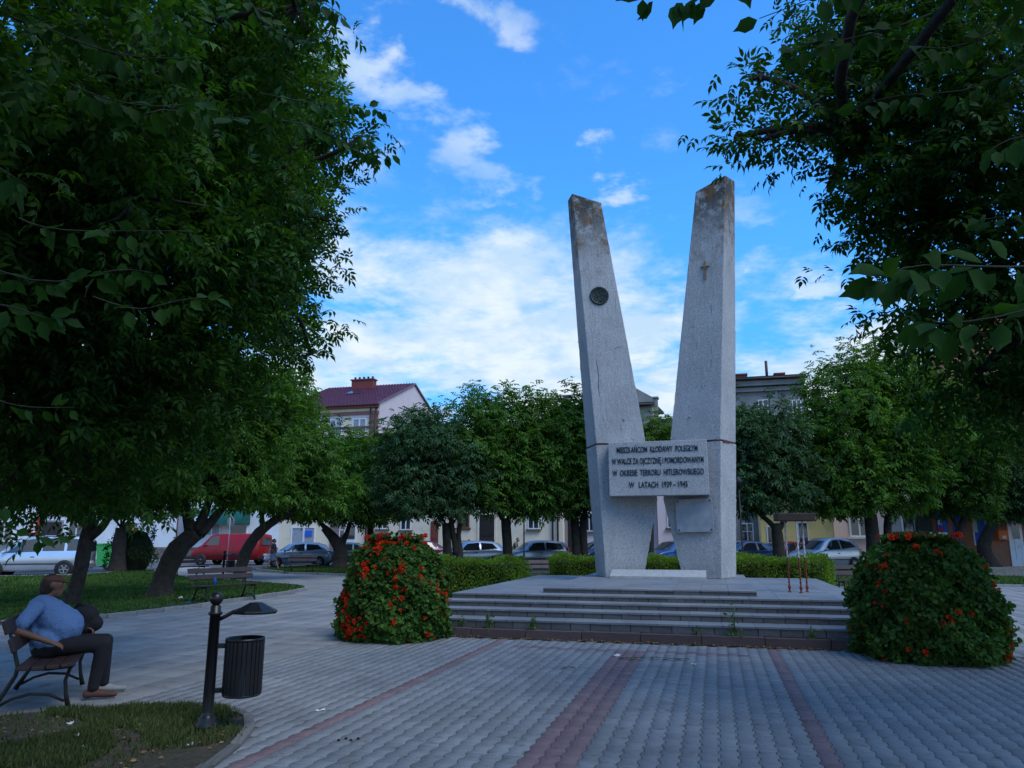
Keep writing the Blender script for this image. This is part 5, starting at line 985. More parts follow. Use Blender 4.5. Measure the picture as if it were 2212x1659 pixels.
MB().bbox((-.35, -.4, 1.252), (.35, .4, 1.36), .04).build('lid', M['green_p'], gb)
for x in (-.3, .3): MB().lathe([(0, -.04), (.1, -.04), (.1, .04), (0, .04)], 12, Matrix.Translation((x, .3, .1)) @ Matrix.Rotation(R(90), 4, 'Y')).build('wheel', M['black'], gb)
for px, Y, lb in ((1132, 35.0, 'thin dark lamp post in front of the grey hatchback'), (1605, 30.0, 'thin dark lamp post just right of the right pillar')):
    p = spot(px, 1200, Y); lp = empty('lamp_post', (p.x, p.y, 0), 0, lb, 'lamp post', 'thin lamp posts')
    MB().lathe([(.10, 0), (.10, .12), (.055, .2), (.05, .9), (.035, 1.0), (.03, 3.6), (0, 3.62)], 12).build('post', M['cast'], lp); MB().lathe([(.0, 3.6), (.09, 3.62), (.15, 3.85), (.17, 3.9), (.05, 4.05), (0, 4.1)], 12).build('lantern', M['cast'], lp)
# ---------------------------------------------------------------- cars
def paint(name, c, metal=.55): return pmat(name, c, tuple(x * .93 for x in c), 2, .28, spec=.5, metal=metal, coat=.6)
M['p_silver'] = paint('silver_paint', (.56, .60, .65)); M['p_blue_silver'] = paint('ice_blue_paint', (.38, .46, .56)); M['p_grey'] = paint('steel_grey_paint', (.33, .37, .42)); M['p_red'] = pmat('red_van_paint', (.27, .008, .013), (.24, .007, .011), 2, .42, spec=.4); M['p_green'] = paint('sage_green_paint', (.15, .22, .19)); M['p_navy'] = paint('navy_paint', (.012, .045, .13), .3); M['p_blue'] = paint('royal_blue_paint', (.02, .09, .30), .3); M['p_wine'] = paint('wine_paint', (.10, .02, .045), .3); M['p_crimson'] = paint('crimson_paint', (.26, .03, .045), .2)
M['car_glass'] = pmat('car_glass', (.02, .026, .032), (.03, .036, .042), 1, .04, spec=1.0); M['tyre'] = pmat('tyre', (.012, .012, .013), (.02, .02, .02), 8, .85); M['rim'] = pmat('alloy_rim', (.42, .44, .46), (.34, .36, .38), 5, .35, metal=.7); M['lamp'] = pmat('headlamp', (.55, .58, .62), (.45, .48, .52), 8, .1, spec=1.); M['tail'] = pmat('tail_lamp', (.42, .012, .014), (.32, .01, .012), 8, .2, spec=.8); M['plate'] = pmat('number_plate', (.68, .68, .66), (.6, .6, .58), 8, .5); M['trim'] = pmat('black_trim', (.018, .018, .02), (.026, .026, .028), 8, .6)
PROF = {   # x, sill, belt, top, half width, half width of the roof
 'hatch': [(-1.90, .40, .78, .84, .66, .56), (-1.82, .28, .90, .98, .79, .62), (-1.58, .22, .93, 1.27, .82, .60), (-1.18, .21, .93, 1.40, .83, .58), (-.35, .20, .91, 1.44, .84, .58), (.25, .20, .90, 1.40, .84, .57), (.52, .20, .90, 1.30, .84, .58), (1.06, .20, .90, .95, .83, .68), (1.5, .22, .82, .85, .81, .64), (1.78, .27, .68, .71, .75, .56), (1.90, .35, .56, .58, .64, .45)],
 'box': [(-1.92, .38, .80, .98, .72, .60), (-1.86, .26, .92, 1.18, .80, .63), (-1.66, .22, .93, 1.36, .82, .61), (-1.2, .21, .93, 1.43, .83, .60), (-.35, .20, .92, 1.45, .84, .60), (.25, .20, .91, 1.41, .84, .59), (.52, .20, .91, 1.32, .84, .60), (1.06, .20, .91, .96, .83, .70), (1.5, .22, .84, .88, .81, .66), (1.80, .27, .70, .74, .76, .58), (1.90, .35, .58, .61, .66, .48)],
 'sedan': [(-1.90, .40, .80, .84, .66, .54), (-1.80, .28, .92, .95, .79, .62), (-1.40, .22, .93, .98, .82, .64), (-.95, .21, .93, 1.25, .83, .60), (-.55, .20, .92, 1.40, .84, .58), (.05, .20, .91, 1.43, .84, .58), (.35, .20, .90, 1.35, .84, .58), (.95, .20, .90, .95, .83, .68), (1.45, .22, .83, .86, .81, .64), (1.78, .27, .69, .72, .75, .56), (1.90, .35, .57, .59, .64, .45)],
 'mini': [(-1.90, .40, .92, 1.02, .70, .58), (-1.80, .28, .99, 1.28, .79, .62), (-1.5, .23, 1.0, 1.47, .81, .61), (-.5, .21, .99, 1.58, .83, .60), (.1, .20, .98, 1.55, .84, .59), (.45, .20, .97, 1.42, .84, .60), (1.15, .20, .95, 1.01, .83, .70), (1.55, .22, .84, .88, .80, .64), (1.80, .28, .68, .71, .74, .54), (1.90, .36, .56, .58, .62, .44)],
 'mpv': [(-1.92, .36, .95, 1.50, .78, .68), (-1.86, .26, 1.02, 1.64, .82, .70), (-1.5, .23, 1.02, 1.72, .84, .70), (-.2, .22, 1.0, 1.73, .84, .70), (.20, .21, 1.0, 1.68, .84, .69), (.52, .21, .99, 1.52, .84, .69), (1.15, .21, .96, 1.02, .83, .72), (1.55, .23, .84, .88, .80, .66), (1.80, .28, .66, .69, .74, .56), (1.90, .36, .55, .57, .64, .46)],
 'van': [(-1.92, .38, 1.0, 1.50, .78, .62), (-1.87, .30, 1.05, 1.66, .82, .68), (-1.6, .28, 1.05, 1.72, .83, .69), (.55, .27, 1.05, 1.72, .83, .69), (.80, .27, 1.04, 1.64, .83, .69), (1.28, .27, 1.02, 1.10, .83, .74), (1.62, .28, .92, .96, .82, .68), (1.84, .32, .74, .77, .78, .60), (1.90, .40, .60, .62, .70, .52)]}
WIN = {'hatch': [[(.86, .06), (.30, .9), (-.36, .93), (-.36, .06)], [(-.46, .06), (-.46, .93), (-1.12, .88), (-1.42, .25)]], 'box': [[(.86, .06), (.30, .9), (-.36, .93), (-.36, .06)], [(-.46, .06), (-.46, .93), (-1.4, .86), (-1.58, .12)]], 'sedan': [[(.76, .06), (.18, .9), (-.28, .93), (-.28, .06)], [(-.36, .06), (-.36, .93), (-.72, .88), (-1.08, .12)]],
       'mini': [[(.95, .06), (.30, .9), (-.32, .93), (-.32, .06)], [(-.42, .06), (-.42, .93), (-1.2, .85), (-1.52, .3)]], 'mpv': [[(1.0, .06), (.42, .88), (-.22, .92), (-.22, .06)], [(-.36, .1), (-.36, .92), (-1.1, .92), (-1.1, .1)], [(-1.2, .1), (-1.2, .92), (-1.66, .88), (-1.7, .1)]], 'van': [[(1.10, .06), (.78, .84), (.28, .90), (.28, .06)]]}
def make_car(label, kind, Lc, Hc, Wc, color, x, y, head, group='cars parked around the square', wheels=(1.22, -1.18), z=-.03):
    st = PROF[kind]; kx = Lc / 3.8; kz = Hc / max(s[3] for s in st); ky = Wc / 1.68
    st = [(a * kx, b * kz, c * kz, d * kz, w_ * ky, t * ky) for a, b, c, d, w_, t in st]
    o = empty('parked_car', (x, y, z), math.atan2(head[1], head[0]), label, 'van' if kind == 'van' else 'car', group)
    def half(s):
        a, zb, zl, zt, w_, wt = s; up = zt - zl
        return [(0, zb), (w_ * .84, zb), (w_ * .97, zb + .10), (w_, zb + (zl - zb) * .55), (w_ * .99, zl - .05), (w_ * .955, zl), (wt * 1.03 if up > .2 else wt * 1.05, zt - min(.07, up * .5)), (wt * .86, zt - min(.015, up * .2)), (0, zt + .012)]
    V, F = [], []; m = 17
    for s in st:
        hp = half(s); ring = hp + [(-p, q) for p, q in reversed(hp[:-1])]; V += [(s[0], p, q) for p, q in ring]; 
    # ring runs bottom centre -> left side -> roof -> right side -> bottom centre
    for i in range(len(st) - 1):
        for j in range(m - 1): F.append((i * m + j, (i + 1) * m + j, (i + 1) * m + j + 1, i * m + j + 1))
    F += [tuple(range(m - 1)), tuple((len(st) - 1) * m + j for j in reversed(range(m - 1)))]
    mb = MB(); mb.add(V, F, True); body = mb.build('body', color, o)
    def S(xx, t, off_=.007, side=1):
        for a, b in zip(st, st[1:]):
            if a[0] <= xx <= b[0]:
                q = (xx - a[0]) / (b[0] - a[0]); ha, hb = half(a), half(b); p5 = [ha[5][k] * (1 - q) + hb[5][k] * q for k in (0, 1)]; p6 = [ha[6][k] * (1 - q) + hb[6][k] * q for k in (0, 1)]; return (xx, side * (p5[0] + (p6[0] - p5[0]) * t + off_), p5[1] + (p6[1] - p5[1]) * t)
        return (xx, side * .7, 1)
    for side in (1, -1):
        for poly in WIN[kind]:
            pl_ = [(a * kx, t) for a, t in poly]; g = MB(); n1, n2 = 5, 3; vs = []
            for i in range(n1 + 1):
                for j in range(n2 + 1):
                    s_, t_ = i / n1, j / n2; lo = [pl_[0][k] * (1 - s_) + pl_[3][k] * s_ for k in (0, 1)]; hi = [pl_[1][k] * (1 - s_) + pl_[2][k] * s_ for k in (0, 1)]; vs.append(S(lo[0] * (1 - t_) + hi[0] * t_, lo[1] * (1 - t_) + hi[1] * t_, .008, side))
            g.add(vs, [(i * (n2 + 1) + j, (i + 1) * (n2 + 1) + j, (i + 1) * (n2 + 1) + j + 1, i * (n2 + 1) + j + 1) for i in range(n1) for j in range(n2)], True); g.build('side_window', M['car_glass'], o)
        c0 = S(WIN[kind][0][0][0] * kx - .1, .0, .0, side); MB().lathe([(0, -.09), (.06, -.07), (.08, 0), (.06, .07), (0, .09)], 8, Matrix.Translation((c0[0], c0[1] + side * .12, c0[2] + .05)) @ Matrix.Diagonal((.6, 1.1, 1, 1)) @ Matrix.Rotation(R(90), 4, 'X')).build('mirror', color if kind != 'hatch' else M['trim'], o)
        wy = max(s[4] for s in st)
        for hx in ((WIN[kind][0][3][0] * kx + .12),): MB().bbox((hx, side * wy * .99 - .012, .80 * kz), (hx + .16, side * wy * .99 + .018, .835 * kz), .008).build('door_handle', M['trim'], o)
        MB().bbox((-.95 * kx, side * wy - .010, .50 * kz), (.9 * kx, side * wy + .012, .545 * kz), .006).build('side_moulding', M['trim'], o)
        for wx in wheels:
            r = .30 if kind not in ('van', 'mpv') else .325; T_ = Matrix.Translation((wx * kx, side * (wy - .075), r)) @ Matrix.Rotation(R(-90) * side, 4, 'X')
            MB().lathe([(0, .070), (r * 1.20, .070), (r * 1.20, .0785), (0, .0785)], 22, T_ @ Matrix.Translation((0, 0, .003))).build('wheel_arch', M['trim'], o)
            ty = MB().lathe([(r * .62, -.10), (r * .94, -.10), (r, -.07), (r, .07), (r * .94, .10), (r * .66, .105), (r * .60, .08)], 24, T_).build('tyre', M['tyre'], o)
            rm = MB().lathe([(r * .64, .082), (r * .58, .088), (r * .54, .07), (0, .066)], 20, T_)
            for q in range(5): rm.box((-.022, 0, .067), (.022, r * .56, .092), T_ @ Matrix.Rotation(q * 2 * math.pi / 5, 4, 'Z'))
            rm.build('rim', M['rim'], ty)
        f = st[-3]; e_ = st[-2]
        MB().lathe([(0, -.5), (.6, -.35), (.85, 0), (.6, .35), (0, .5)], 10, Matrix.Translation(((f[0] + e_[0]) / 2 + .07 * kx, side * e_[4] * .76, (e_[2] + f[2]) / 2 - .13 * kz)) @ Matrix.Rotation(R(-28) * side, 4, 'Z') @ Matrix.Diagonal((.14, .22, .16, 1))).build('headlight', M['lamp'], o)
        b0 = st[1]; MB().bbox((b0[0] - .06, side * b0[4] * .97 - .05, b0[2] - .18), (b0[0] + .10, side * b0[4] * .97 + .018, b0[2] + (.18 if kind in ('mpv', 'van', 'box') else .03)), .02).build('tail_light', M['tail'], o)
    def strip(i0, i1, name, ext=1.0):
        g = MB(); vs = []; idx = (6, 7, 8, 9, 10)
        for i in range(i0, i1 + 1):
            for j in idx: p = V[i * m + j]; vs.append((p[0] + (.012 if i0 > 3 else -.012), p[1] * .93, p[2] + .010))
        n_ = 5; g.add(vs, [(k * n_ + j, (k + 1) * n_ + j, (k + 1) * n_ + j + 1, k * n_ + j + 1) for k in range(i1 - i0) for j in range(n_ - 1)], True); g.build(name, M['car_glass'], o)
    cowl = max(i for i, s in enumerate(st) if s[3] - s[2] > .2 * kz) + 1
    strip(cowl - 1, cowl, 'windscreen'); i1 = min(i for i, s in enumerate(st) if s[3] - s[2] > .2 * kz)
    if kind in ('hatch', 'mini'): strip(1, 2, 'rear_window')
    if kind == 'sedan': strip(2, 3, 'rear_window')
    if kind in ('box', 'mpv', 'van'):
        a = st[0]; MB().bbox((a[0] - .035, -a[5] * .82, a[2] + .1), (a[0] + .05, a[5] * .82, a[3] - .02), .02).build('rear_window', M['car_glass'], o)
    fr, bk_ = st[-1], st[0]
    MB().bbox((fr[0] - .14, -fr[4] * .98, fr[1] - .02), (fr[0] + .03, fr[4] * .98, fr[1] + .10), .03).build('bumper', M['trim'], o); MB().bbox((bk_[0] - .05, -bk_[4] * .98, bk_[1] - .04), (bk_[0] + .14, bk_[4] * .98, bk_[1] + .14), .03).build('bumper', color if kind != 'van' else M['trim'], o)
    MB().box((fr[0] + .032, -.26, fr[1] + .0), (fr[0] + .040, .26, fr[1] + .10)).build('number_plate', M['plate'], o); MB().box((bk_[0] - .06, -.26, bk_[1] + .16), (bk_[0] - .006, .26, bk_[1] + .27)).build('number_plate', M['plate'], o)
    if kind == 'mpv':
        for s_ in (1, -1): MB().tube([(.1 * kx, s_ * .60 * ky, Hc * .985), (0, s_ * .60 * ky, Hc + .035), (-1.4 * kx, s_ * .60 * ky, Hc + .03), (-1.5 * kx, s_ * .60 * ky, Hc * .985)], .018, 6).build('roof_rail', M['trim'], o)
        MB().bbox((-1.0, -max(s[4] for s in st) - .012, .9), (-.2, -max(s[4] for s in st) + .01, .93), .005).build('slide_rail', M['trim'], o)
    return o
make_car('silver family van driving past the left lawn', 'mpv', 4.45, 1.80, 1.80, M['p_silver'], -21.9, 35.0, (-.96, -.28), None)
make_car('red delivery van parked before the white shop building', 'van', 4.9, 1.98, 1.84, M['p_red'], -18.3, 49.4, (-.97, .22), None)
make_car('ice-blue three-door hatchback behind the crooked tree trunk', 'hatch', 3.85, 1.46, 1.66, M['p_blue_silver'], -13.0, 46.0, (-.95, -.30))
make_car('sage green saloon partly hidden by the left flower tower', 'sedan', 4.2, 1.44, 1.68, M['p_green'], -10.6, 48.8, (-.97, -.2))
make_car('wine-coloured car showing between flower tower and twin trunks', 'sedan', 4.2, 1.46, 1.68, M['p_wine'], -5.7, 45.8, (-.9, -.42), z=.085)
make_car('pale blue small hatchback between the multi-trunk and straight-trunk trees', 'hatch', 3.75, 1.44, 1.64, M['p_blue_silver'], -2.3, 41.4, (-.95, -.30), z=.085)
make_car('steel-grey boxy small car behind the thin lamp post', 'box', 3.4, 1.46, 1.55, M['p_grey'], 1.2, 40.2, (-.95, -.31), z=.085)
make_car('navy car almost hidden behind the left pillar', 'hatch', 3.9, 1.46, 1.68, M['p_navy'], 5.0, 42.4, (-.8, -.6), z=.085)
make_car('blue car seen through the gap between the pillars', 'sedan', 4.3, 1.44, 1.72, M['p_blue'], 8.75, 40.8, (-.85, -.53), z=.085)
make_car('dark blue saloon just right of the right pillar', 'sedan', 4.4, 1.45, 1.74, M['p_navy'], 12.1, 39.6, (-.96, -.25), z=.085)
make_car('crimson car peeping out left of the silver hatchback', 'hatch', 3.8, 1.42, 1.66, M['p_crimson'], 14.9, 42.0, (-.8, -.6), z=.085)
make_car('silver rounded tall hatchback behind the candle stand', 'mini', 3.65, 1.60, 1.72, M['p_silver'], 15.7, 38.2, (-.90, -.44), z=.085)
# ---------------------------------------------------------------- people
_b = bmesh.new(); bmesh.ops.create_icosphere(_b, subdivisions=2, radius=1); _b.verts.index_update(); ICO_V = np.array([v.co[:] for v in _b.verts]); ICO_F = np.array([[v.index for v in f.verts] for f in _b.faces]); _b.free()
def skin_mesh(name, caps, mat, voxel=.012, smooth=8):
    """one continuous surface grown round tapered limbs: (p0, p1, r0, r1[, (sx, sy, sz)])"""
    Vs, k0 = [], 0
    for c in caps:
        p0, p1, r0, r1 = Vector(c[0]), Vector(c[1]), c[2], c[3]; sq = c[4] if len(c) > 4 else (1, 1, 1)
        k = max(2, int((p1 - p0).length / (min(r0, r1) * .45)) + 1)
        for i in range(k):
            t = i / (k - 1); Vs.append(ICO_V * np.array([(r0 + (r1 - r0) * t) * s for s in sq]) + np.array(p0.lerp(p1, t)))
    me = np_mesh(name, np.concatenate(Vs), (ICO_F[None] + (np.arange(len(Vs)) * len(ICO_V))[:, None, None]).reshape(-1, 3), mat); o = bpy.data.objects.new(name, me)
    rm = o.modifiers.new('r', 'REMESH'); rm.mode = 'VOXEL'; rm.voxel_size = voxel; sm = o.modifiers.new('s', 'SMOOTH'); sm.factor = .5; sm.iterations = smooth
    m2 = finalize(o); bpy.data.objects.remove(o); m2.materials.clear(); m2.materials.append(mat); m2.polygons.foreach_set('use_smooth', [True] * len(m2.polygons)); return m2
M['skin'] = pmat('skin', (.36, .20, .14), (.30, .16, .11), 8, .6); M['skin_tan'] = pmat('tanned_skin', (.16, .085, .055), (.13, .068, .044), 8, .6); M['hair'] = pmat('dark_hair', (.022, .015, .012), (.035, .024, .018), 30, .7, .5, 60); M['cap'] = pmat('brown_red_cap', (.11, .045, .032), (.08, .035, .026), 12, .85); M['trousers'] = pmat('dark_trousers', (.014, .014, .018), (.010, .010, .013), 10, .9, .3, 30); M['shoe'] = pmat('pale_shoe', (.26, .26, .25), (.2, .2, .19), 9, .7); M['sandal'] = pmat('brown_sandal', (.10, .04, .03), (.07, .03, .024), 9, .7); M['bag'] = pmat('black_fabric', (.010, .010, .012), (.016, .016, .018), 10, .8, .3, 30)
def check_shirt():
    m, n, l, b = node_mat('blue_checked_shirt'); t = n.new('ShaderNodeTexCoord'); last = None
    for ax in (1, 2):
        wv = n.new('ShaderNodeTexWave'); wv.wave_type = 'BANDS'; wv.bands_direction = 'XYZ'[ax]; wv.inputs['Scale'].default_value = 75; l.new(t.outputs['Object'], wv.inputs['Vector'])
        mx = n.new('ShaderNodeMix'); mx.data_type = 'RGBA'; l.new(wv.outputs['Color'], mx.inputs[0])
        if last is None: mx.inputs[6].default_value = (.06, .14, .32, 1); mx.inputs[7].default_value = (.13, .23, .43, 1)
        else: mx.blend_type = 'MULTIPLY'; mx.inputs[0].default_value = .5; l.new(last, mx.inputs[6]); l.new(wv.outputs['Color'], mx.inputs[7])
        last = mx.outputs[2]
    l.new(last, b.inputs['Base Color']); b.inputs['Roughness'].default_value = .9
    nz = n.new('ShaderNodeTexNoise'); nz.inputs['Scale'].default_value = 9; bp = n.new('ShaderNodeBump'); bp.inputs['Strength'].default_value = .6; bp.inputs['Distance'].default_value = .03; l.new(nz.outputs[0], bp.inputs['Height']); l.new(bp.outputs[0], b.inputs['Normal']); return m
M['shirt'] = check_shirt()
def hand(c, d, up, s=1.):
    """palm and five fingers, slightly curled: c wrist, d pointing, up = back of hand"""
    c, d, up = Vector(c), Vector(d).normalized(), Vector(up).normalized(); sd = d.cross(up).normalized(); up = sd.cross(d); L = []
    for k in range(4): q = c + d * .045 * s + sd * (k - 1.5) * .02 * s; L.append((c, q + d * .04 * s, .02 * s, .013 * s))
    for k, ln in enumerate((.065, .075, .07, .055)):
        a = c + d * .09 * s + sd * (k - 1.5) * .021 * s; b = a + (d * .8 - up * .35) * ln * .6 * s; e = b + (d * .35 - up * .85) * ln * .55 * s; L += [(a, b, .0095 * s, .0085 * s), (b, e, .0085 * s, .007 * s)]
    a = c + d * .03 * s - sd * .03 * s; b = a + (d * .6 - sd * .6) * .045 * s; L += [(a, b, .012 * s, .010 * s), (b, b + (d * .9 - up * .3) * .035 * s, .010 * s, .008 * s)]; return L
def head_caps(c, f, s=1.):
    """skull, jaw, nose, ears; c head centre, f facing"""
    c, f = Vector(c), Vector(f).normalized(); sd = Vector((0, 0, 1)).cross(f).normalized(); u = Vector((0, 0, 1))
    return [(c + u * .02 * s - f * .015 * s, c + u * .02 * s + f * .02 * s, .086 * s, .083 * s), (c - u * .055 * s + f * .03 * s, c - u * .075 * s + f * .055 * s, .06 * s, .042 * s), (c + f * .098 * s + u * .012 * s, c + f * .112 * s - u * .02 * s, .010 * s, .016 * s), (c + f * .09 * s - u * .058 * s - sd * .015 * s, c + f * .09 * s - u * .058 * s + sd * .015 * s, .011 * s, .011 * s),
            (c + sd * .085 * s - u * .01 * s, c + sd * .088 * s + u * .02 * s, .014 * s, .018 * s), (c - sd * .085 * s - u * .01 * s, c - sd * .088 * s + u * .02 * s, .014 * s, .018 * s), (c + f * .083 * s + u * .028 * s + sd * .035 * s, c + f * .083 * s + u * .028 * s + sd * .035 * s, .012 * s, .012 * s), (c + f * .083 * s + u * .028 * s - sd * .035 * s, c + f * .083 * s + u * .028 * s - sd * .035 * s, .012 * s, .012 * s)]
# ---- seated man
fa = R(24); man = empty('person', (-4.84 + .02, 8.12 - .05, 0), fa, 'seated man in a blue checked shirt and dark trousers on the near bench', 'person')
sh_r, el_r, wr_r = (-.12, -.21, .93), (-.25, -.34, .73), (.06, -.31, .60); sh_l, el_l, wr_l = (-.10, .21, .92), (.04, .30, .70), (.28, .18, .68)
hd = (-.02, 0, 1.135)
body = [((.0, -.07, .56), (.0, .07, .56), .14, .14), ((.02, 0, .58), (.0, 0, .78), .16, .15), ((.0, 0, .78), (-.1, 0, .92), .15, .13), (sh_r, sh_l, .06, .06), ((-.1, 0, .95), (-.05, 0, 1.03), .06, .055),
        (sh_r, el_r, .05, .042), (el_r, wr_r, .042, .028), (sh_l, el_l, .05, .042), (el_l, wr_l, .042, .028)] + hand(wr_r, (.9, .1, -.35), (.3, -.3, .9)) + hand(wr_l, (.9, -.3, -.1), (0, .2, 1)) + head_caps(hd, (1, .15, -.12))
for s in (-1, 1): body += [((.04, s * .1, .54), (.50, s * .14, .53), .08, .06), ((.50, s * .14, .53), (.47 if s < 0 else .54, s * .15, .09), .055, .035)]
link('body', skin_mesh('body', body, M['skin_tan']), man)
shirt = [((.0, -.08, .58), (.0, .08, .58), .165, .165), ((.05, 0, .60), (.12, 0, .72), .185, .20, (1, 1.05, .95)), ((.12, 0, .72), (-.08, 0, .90), .20, .16, (1, 1.12, 1)), (sh_r, sh_l, .085, .085), ((-.10, 0, .95), (-.07, 0, .995), .085, .075), (sh_r, tuple(Vector(sh_r).lerp(Vector(el_r), .72)), .08, .075), (sh_l, tuple(Vector(sh_l).lerp(Vector(el_l), .6)), .08, .07), ((-.13, 0, .70), (-.16, 0, .86), .09, .10, (.8, 1.6, 1))]
link('shirt', skin_mesh('shirt', shirt, M['shirt']), man)
tr = [((.0, -.09, .54), (.0, .09, .54), .15, .15)]
for s in (-1, 1): tr += [((.04, s * .1, .54), (.52, s * .145, .54), .105, .08), ((.52, s * .145, .54), (.47 if s < 0 else .54, s * .15, .12), .078, .06)]
link('trousers', skin_mesh('trousers', tr, M['trousers']), man)
for s, x, mt in ((-1, .47, 'sandal'), (1, .54, 'shoe')): link('shoe', skin_mesh('shoe', [((x - .05, s * .15, .055), (x + .06, s * .15, .06), .05, .048, (1, .85, .9)), ((x + .06, s * .15, .05), (x + .20, s * .16, .04), .046, .036, (1, 1, .85))], M[mt]), man)
link('hair', skin_mesh('hair', [((hd[0] - .03, 0, hd[2] + .02), (hd[0] - .02, 0, hd[2] + .04), .094, .09), ((hd[0] - .05, 0, hd[2] - .03), (hd[0] - .04, 0, hd[2]), .075, .08)], M['hair']), man)
link('cap', skin_mesh('cap', [((hd[0] - .01, 0, hd[2] + .065), (hd[0] + .01, 0, hd[2] + .06), .092, .09, (1.06, 1, .62)), ((hd[0] + .08, .01, hd[2] + .045), (hd[0] + .13, .015, hd[2] + .035), .06, .05, (1, 1, .22))], M['cap']), man)
q = Matrix.Rotation(fa, 4, 'Z'); bp_ = man.location + q @ Vector((.30, .22, .60))
bag = empty('bag', bp_, fa, 'bulky black bag held upright on the seated man\'s lap', 'bag')
link('bag_body', skin_mesh('bag_body', [((-.04, 0, .12), (.0, 0, .24), .13, .14, (1, .85, 1)), ((.0, 0, .10), (.08, 0, .14), .12, .11, (1, .9, 1)), ((-.06, 0, .30), (-.04, 0, .34), .09, .07)], M['bag'], .014), bag); MB().tube([(-.12, -.05, .33), (-.08, -.07, .42), (-.02, -.05, .36)], .012, 6).build('strap', M['bag'], bag); bag.scale = (.95, .9, .84)
# ---- walking woman
M['blouse'] = pmat('plum_grey_blouse', (.055, .045, .065), (.04, .033, .05), 8, .9, .3, 30); M['skirt'] = pmat('denim_skirt', (.10, .13, .22), (.08, .105, .18), 8, .9, .3, 30)
wm = empty('person', (-12.75, 40.5, 0), R(-8), 'woman walking right in a plum top and blue knee-length skirt', 'person')
hw_ = (.03, 0, 1.50)
b = [((0, -.07, .92), (0, .07, .92), .11, .11), ((0, 0, .94), (.0, 0, 1.24), .11, .11), ((0, -.15, 1.30), (0, .15, 1.30), .05, .05), ((0, 0, 1.3), (.02, 0, 1.42), .05, .045), ((0, -.17, 1.29), (-.10, -.22, 1.03), .043, .036), ((-.10, -.22, 1.03), (-.10, -.22, .80), .034, .024), ((0, .17, 1.29), (.05, .22, 1.02), .043, .036), ((.05, .22, 1.02), (.14, .21, .80), .034, .024), ((0, -.08, .88), (-.10, -.08, .48), .075, .05), ((-.10, -.08, .48), (-.36, -.08, .10), .05, .03), ((0, .08, .88), (.14, .08, .48), .075, .05), ((.14, .08, .48), (.30, .08, .08), .05, .03)] + hand((-.10, -.22, .79), (.1, 0, -1), (0, -1, 0)) + hand((.14, .21, .79), (.3, 0, -1), (0, 1, 0)) + head_caps(hw_, (1, 0, 0), .95)
link('body', skin_mesh('body', b, M['skin'], .014), wm)
link('blouse', skin_mesh('blouse', [((0, -.08, .95), (0, .08, .95), .135, .135), ((.01, 0, .98), (.0, 0, 1.26), .135, .125, (1, 1.15, 1)), ((.06, -.07, 1.18), (.06, .07, 1.18), .085, .085), ((0, -.16, 1.30), (0, .16, 1.30), .062, .062), ((0, -.16, 1.29), (-.03, -.19, 1.18), .06, .055), ((0, .16, 1.29), (.02, .19, 1.18), .06, .055)], M['blouse'], .014), wm)
link('skirt', skin_mesh('skirt', [((0, -.06, .92), (0, .06, .92), .14, .14), ((0, 0, .9), (.01, 0, .56), .15, .165, (1, 1, 1)), ((-.05, -.05, .6), (.1, .05, .55), .12, .12)], M['skirt'], .014), wm)
link('hair', skin_mesh('hair', [((hw_[0] - .025, 0, hw_[2] + .03), (hw_[0] - .02, 0, hw_[2] + .05), .092, .088), ((hw_[0] - .07, 0, hw_[2] - .02), (hw_[0] - .08, 0, hw_[2] + .03), .06, .065)], M['hair'], .014), wm)
for x, y, z, r_ in ((-.36, -.08, .07, .45), (.30, .08, .035, -.1)): link('sandal', skin_mesh('sandal', [((-.04, 0, 0), (.06, 0, 0), .035, .036, (1, 1, .8)), ((.06, 0, 0), (.17, 0, -.005), .036, .028, (1, 1, .7))], M['skin'], .014), wm, (x, y, z), (0, r_, 0))
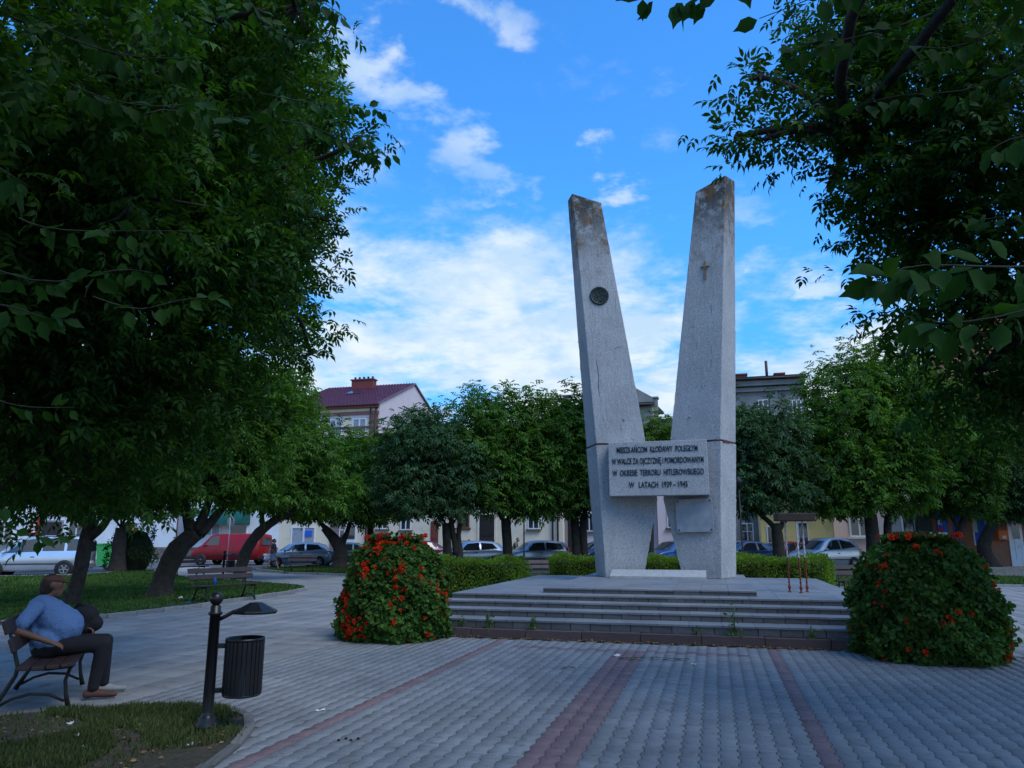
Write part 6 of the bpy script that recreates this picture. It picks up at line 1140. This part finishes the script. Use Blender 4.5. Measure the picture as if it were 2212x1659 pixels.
# ---- man bending among the parked cars
M['khaki'] = pmat('khaki_shirt', (.17, .16, .12), (.13, .125, .095), 8, .9); p = spot(1110, 1200, 45.2)
m3 = empty('person', (p.x, p.y, -.03), R(-12), 'man in a khaki shirt bending behind the grey boxy car', 'person')
b = [((0, -.07, .95), (0, .07, .95), .12, .12), ((0, 0, .97), (.12, 0, 1.33), .12, .13), ((.13, -.17, 1.38), (.13, .17, 1.38), .055, .055), ((.14, 0, 1.4), (.20, 0, 1.5), .055, .05), ((.13, -.19, 1.37), (.22, -.24, 1.10), .048, .04), ((.22, -.24, 1.10), (.44, -.2, 1.02), .038, .027), ((.13, .19, 1.37), (.2, .24, 1.10), .048, .04), ((.2, .24, 1.10), (.42, .2, 1.03), .038, .027)] + head_caps((.24, 0, 1.60), (1, 0, -.25)) + hand((.44, -.2, 1.02), (1, 0, -.1), (0, 0, 1)) + hand((.42, .2, 1.03), (1, 0, -.1), (0, 0, 1))
for s in (-1, 1): b += [((0, s * .09, .92), (.02, s * .1, .5), .085, .06), ((.02, s * .1, .5), (-.02, s * .1, .1), .055, .038), ((-.04, s * .1, .06), (.16, s * .11, .05), .045, .04)]
link('body', skin_mesh('body', b, M['skin'], .016), m3); link('shirt', skin_mesh('shirt', [((0, -.08, .98), (0, .08, .98), .145, .145), ((0, 0, 1.0), (.12, 0, 1.34), .145, .15, (1, 1.15, 1)), ((.13, -.17, 1.38), (.13, .17, 1.38), .075, .075), ((.13, -.19, 1.37), (.18, -.22, 1.22), .07, .065), ((.13, .19, 1.37), (.17, .22, 1.22), .07, .065)], M['khaki'], .016), m3)
tr = [((0, -.08, .93), (0, .08, .93), .135, .135)]
for s in (-1, 1): tr += [((0, s * .09, .92), (.02, s * .1, .5), .1, .08), ((.02, s * .1, .5), (-.02, s * .1, .12), .075, .065)]
link('trousers', skin_mesh('trousers', tr, M['trousers'], .016), m3); link('hair', skin_mesh('hair', [((.225, 0, 1.635), (.23, 0, 1.655), .088, .084)], M['sandal'], .016), m3)
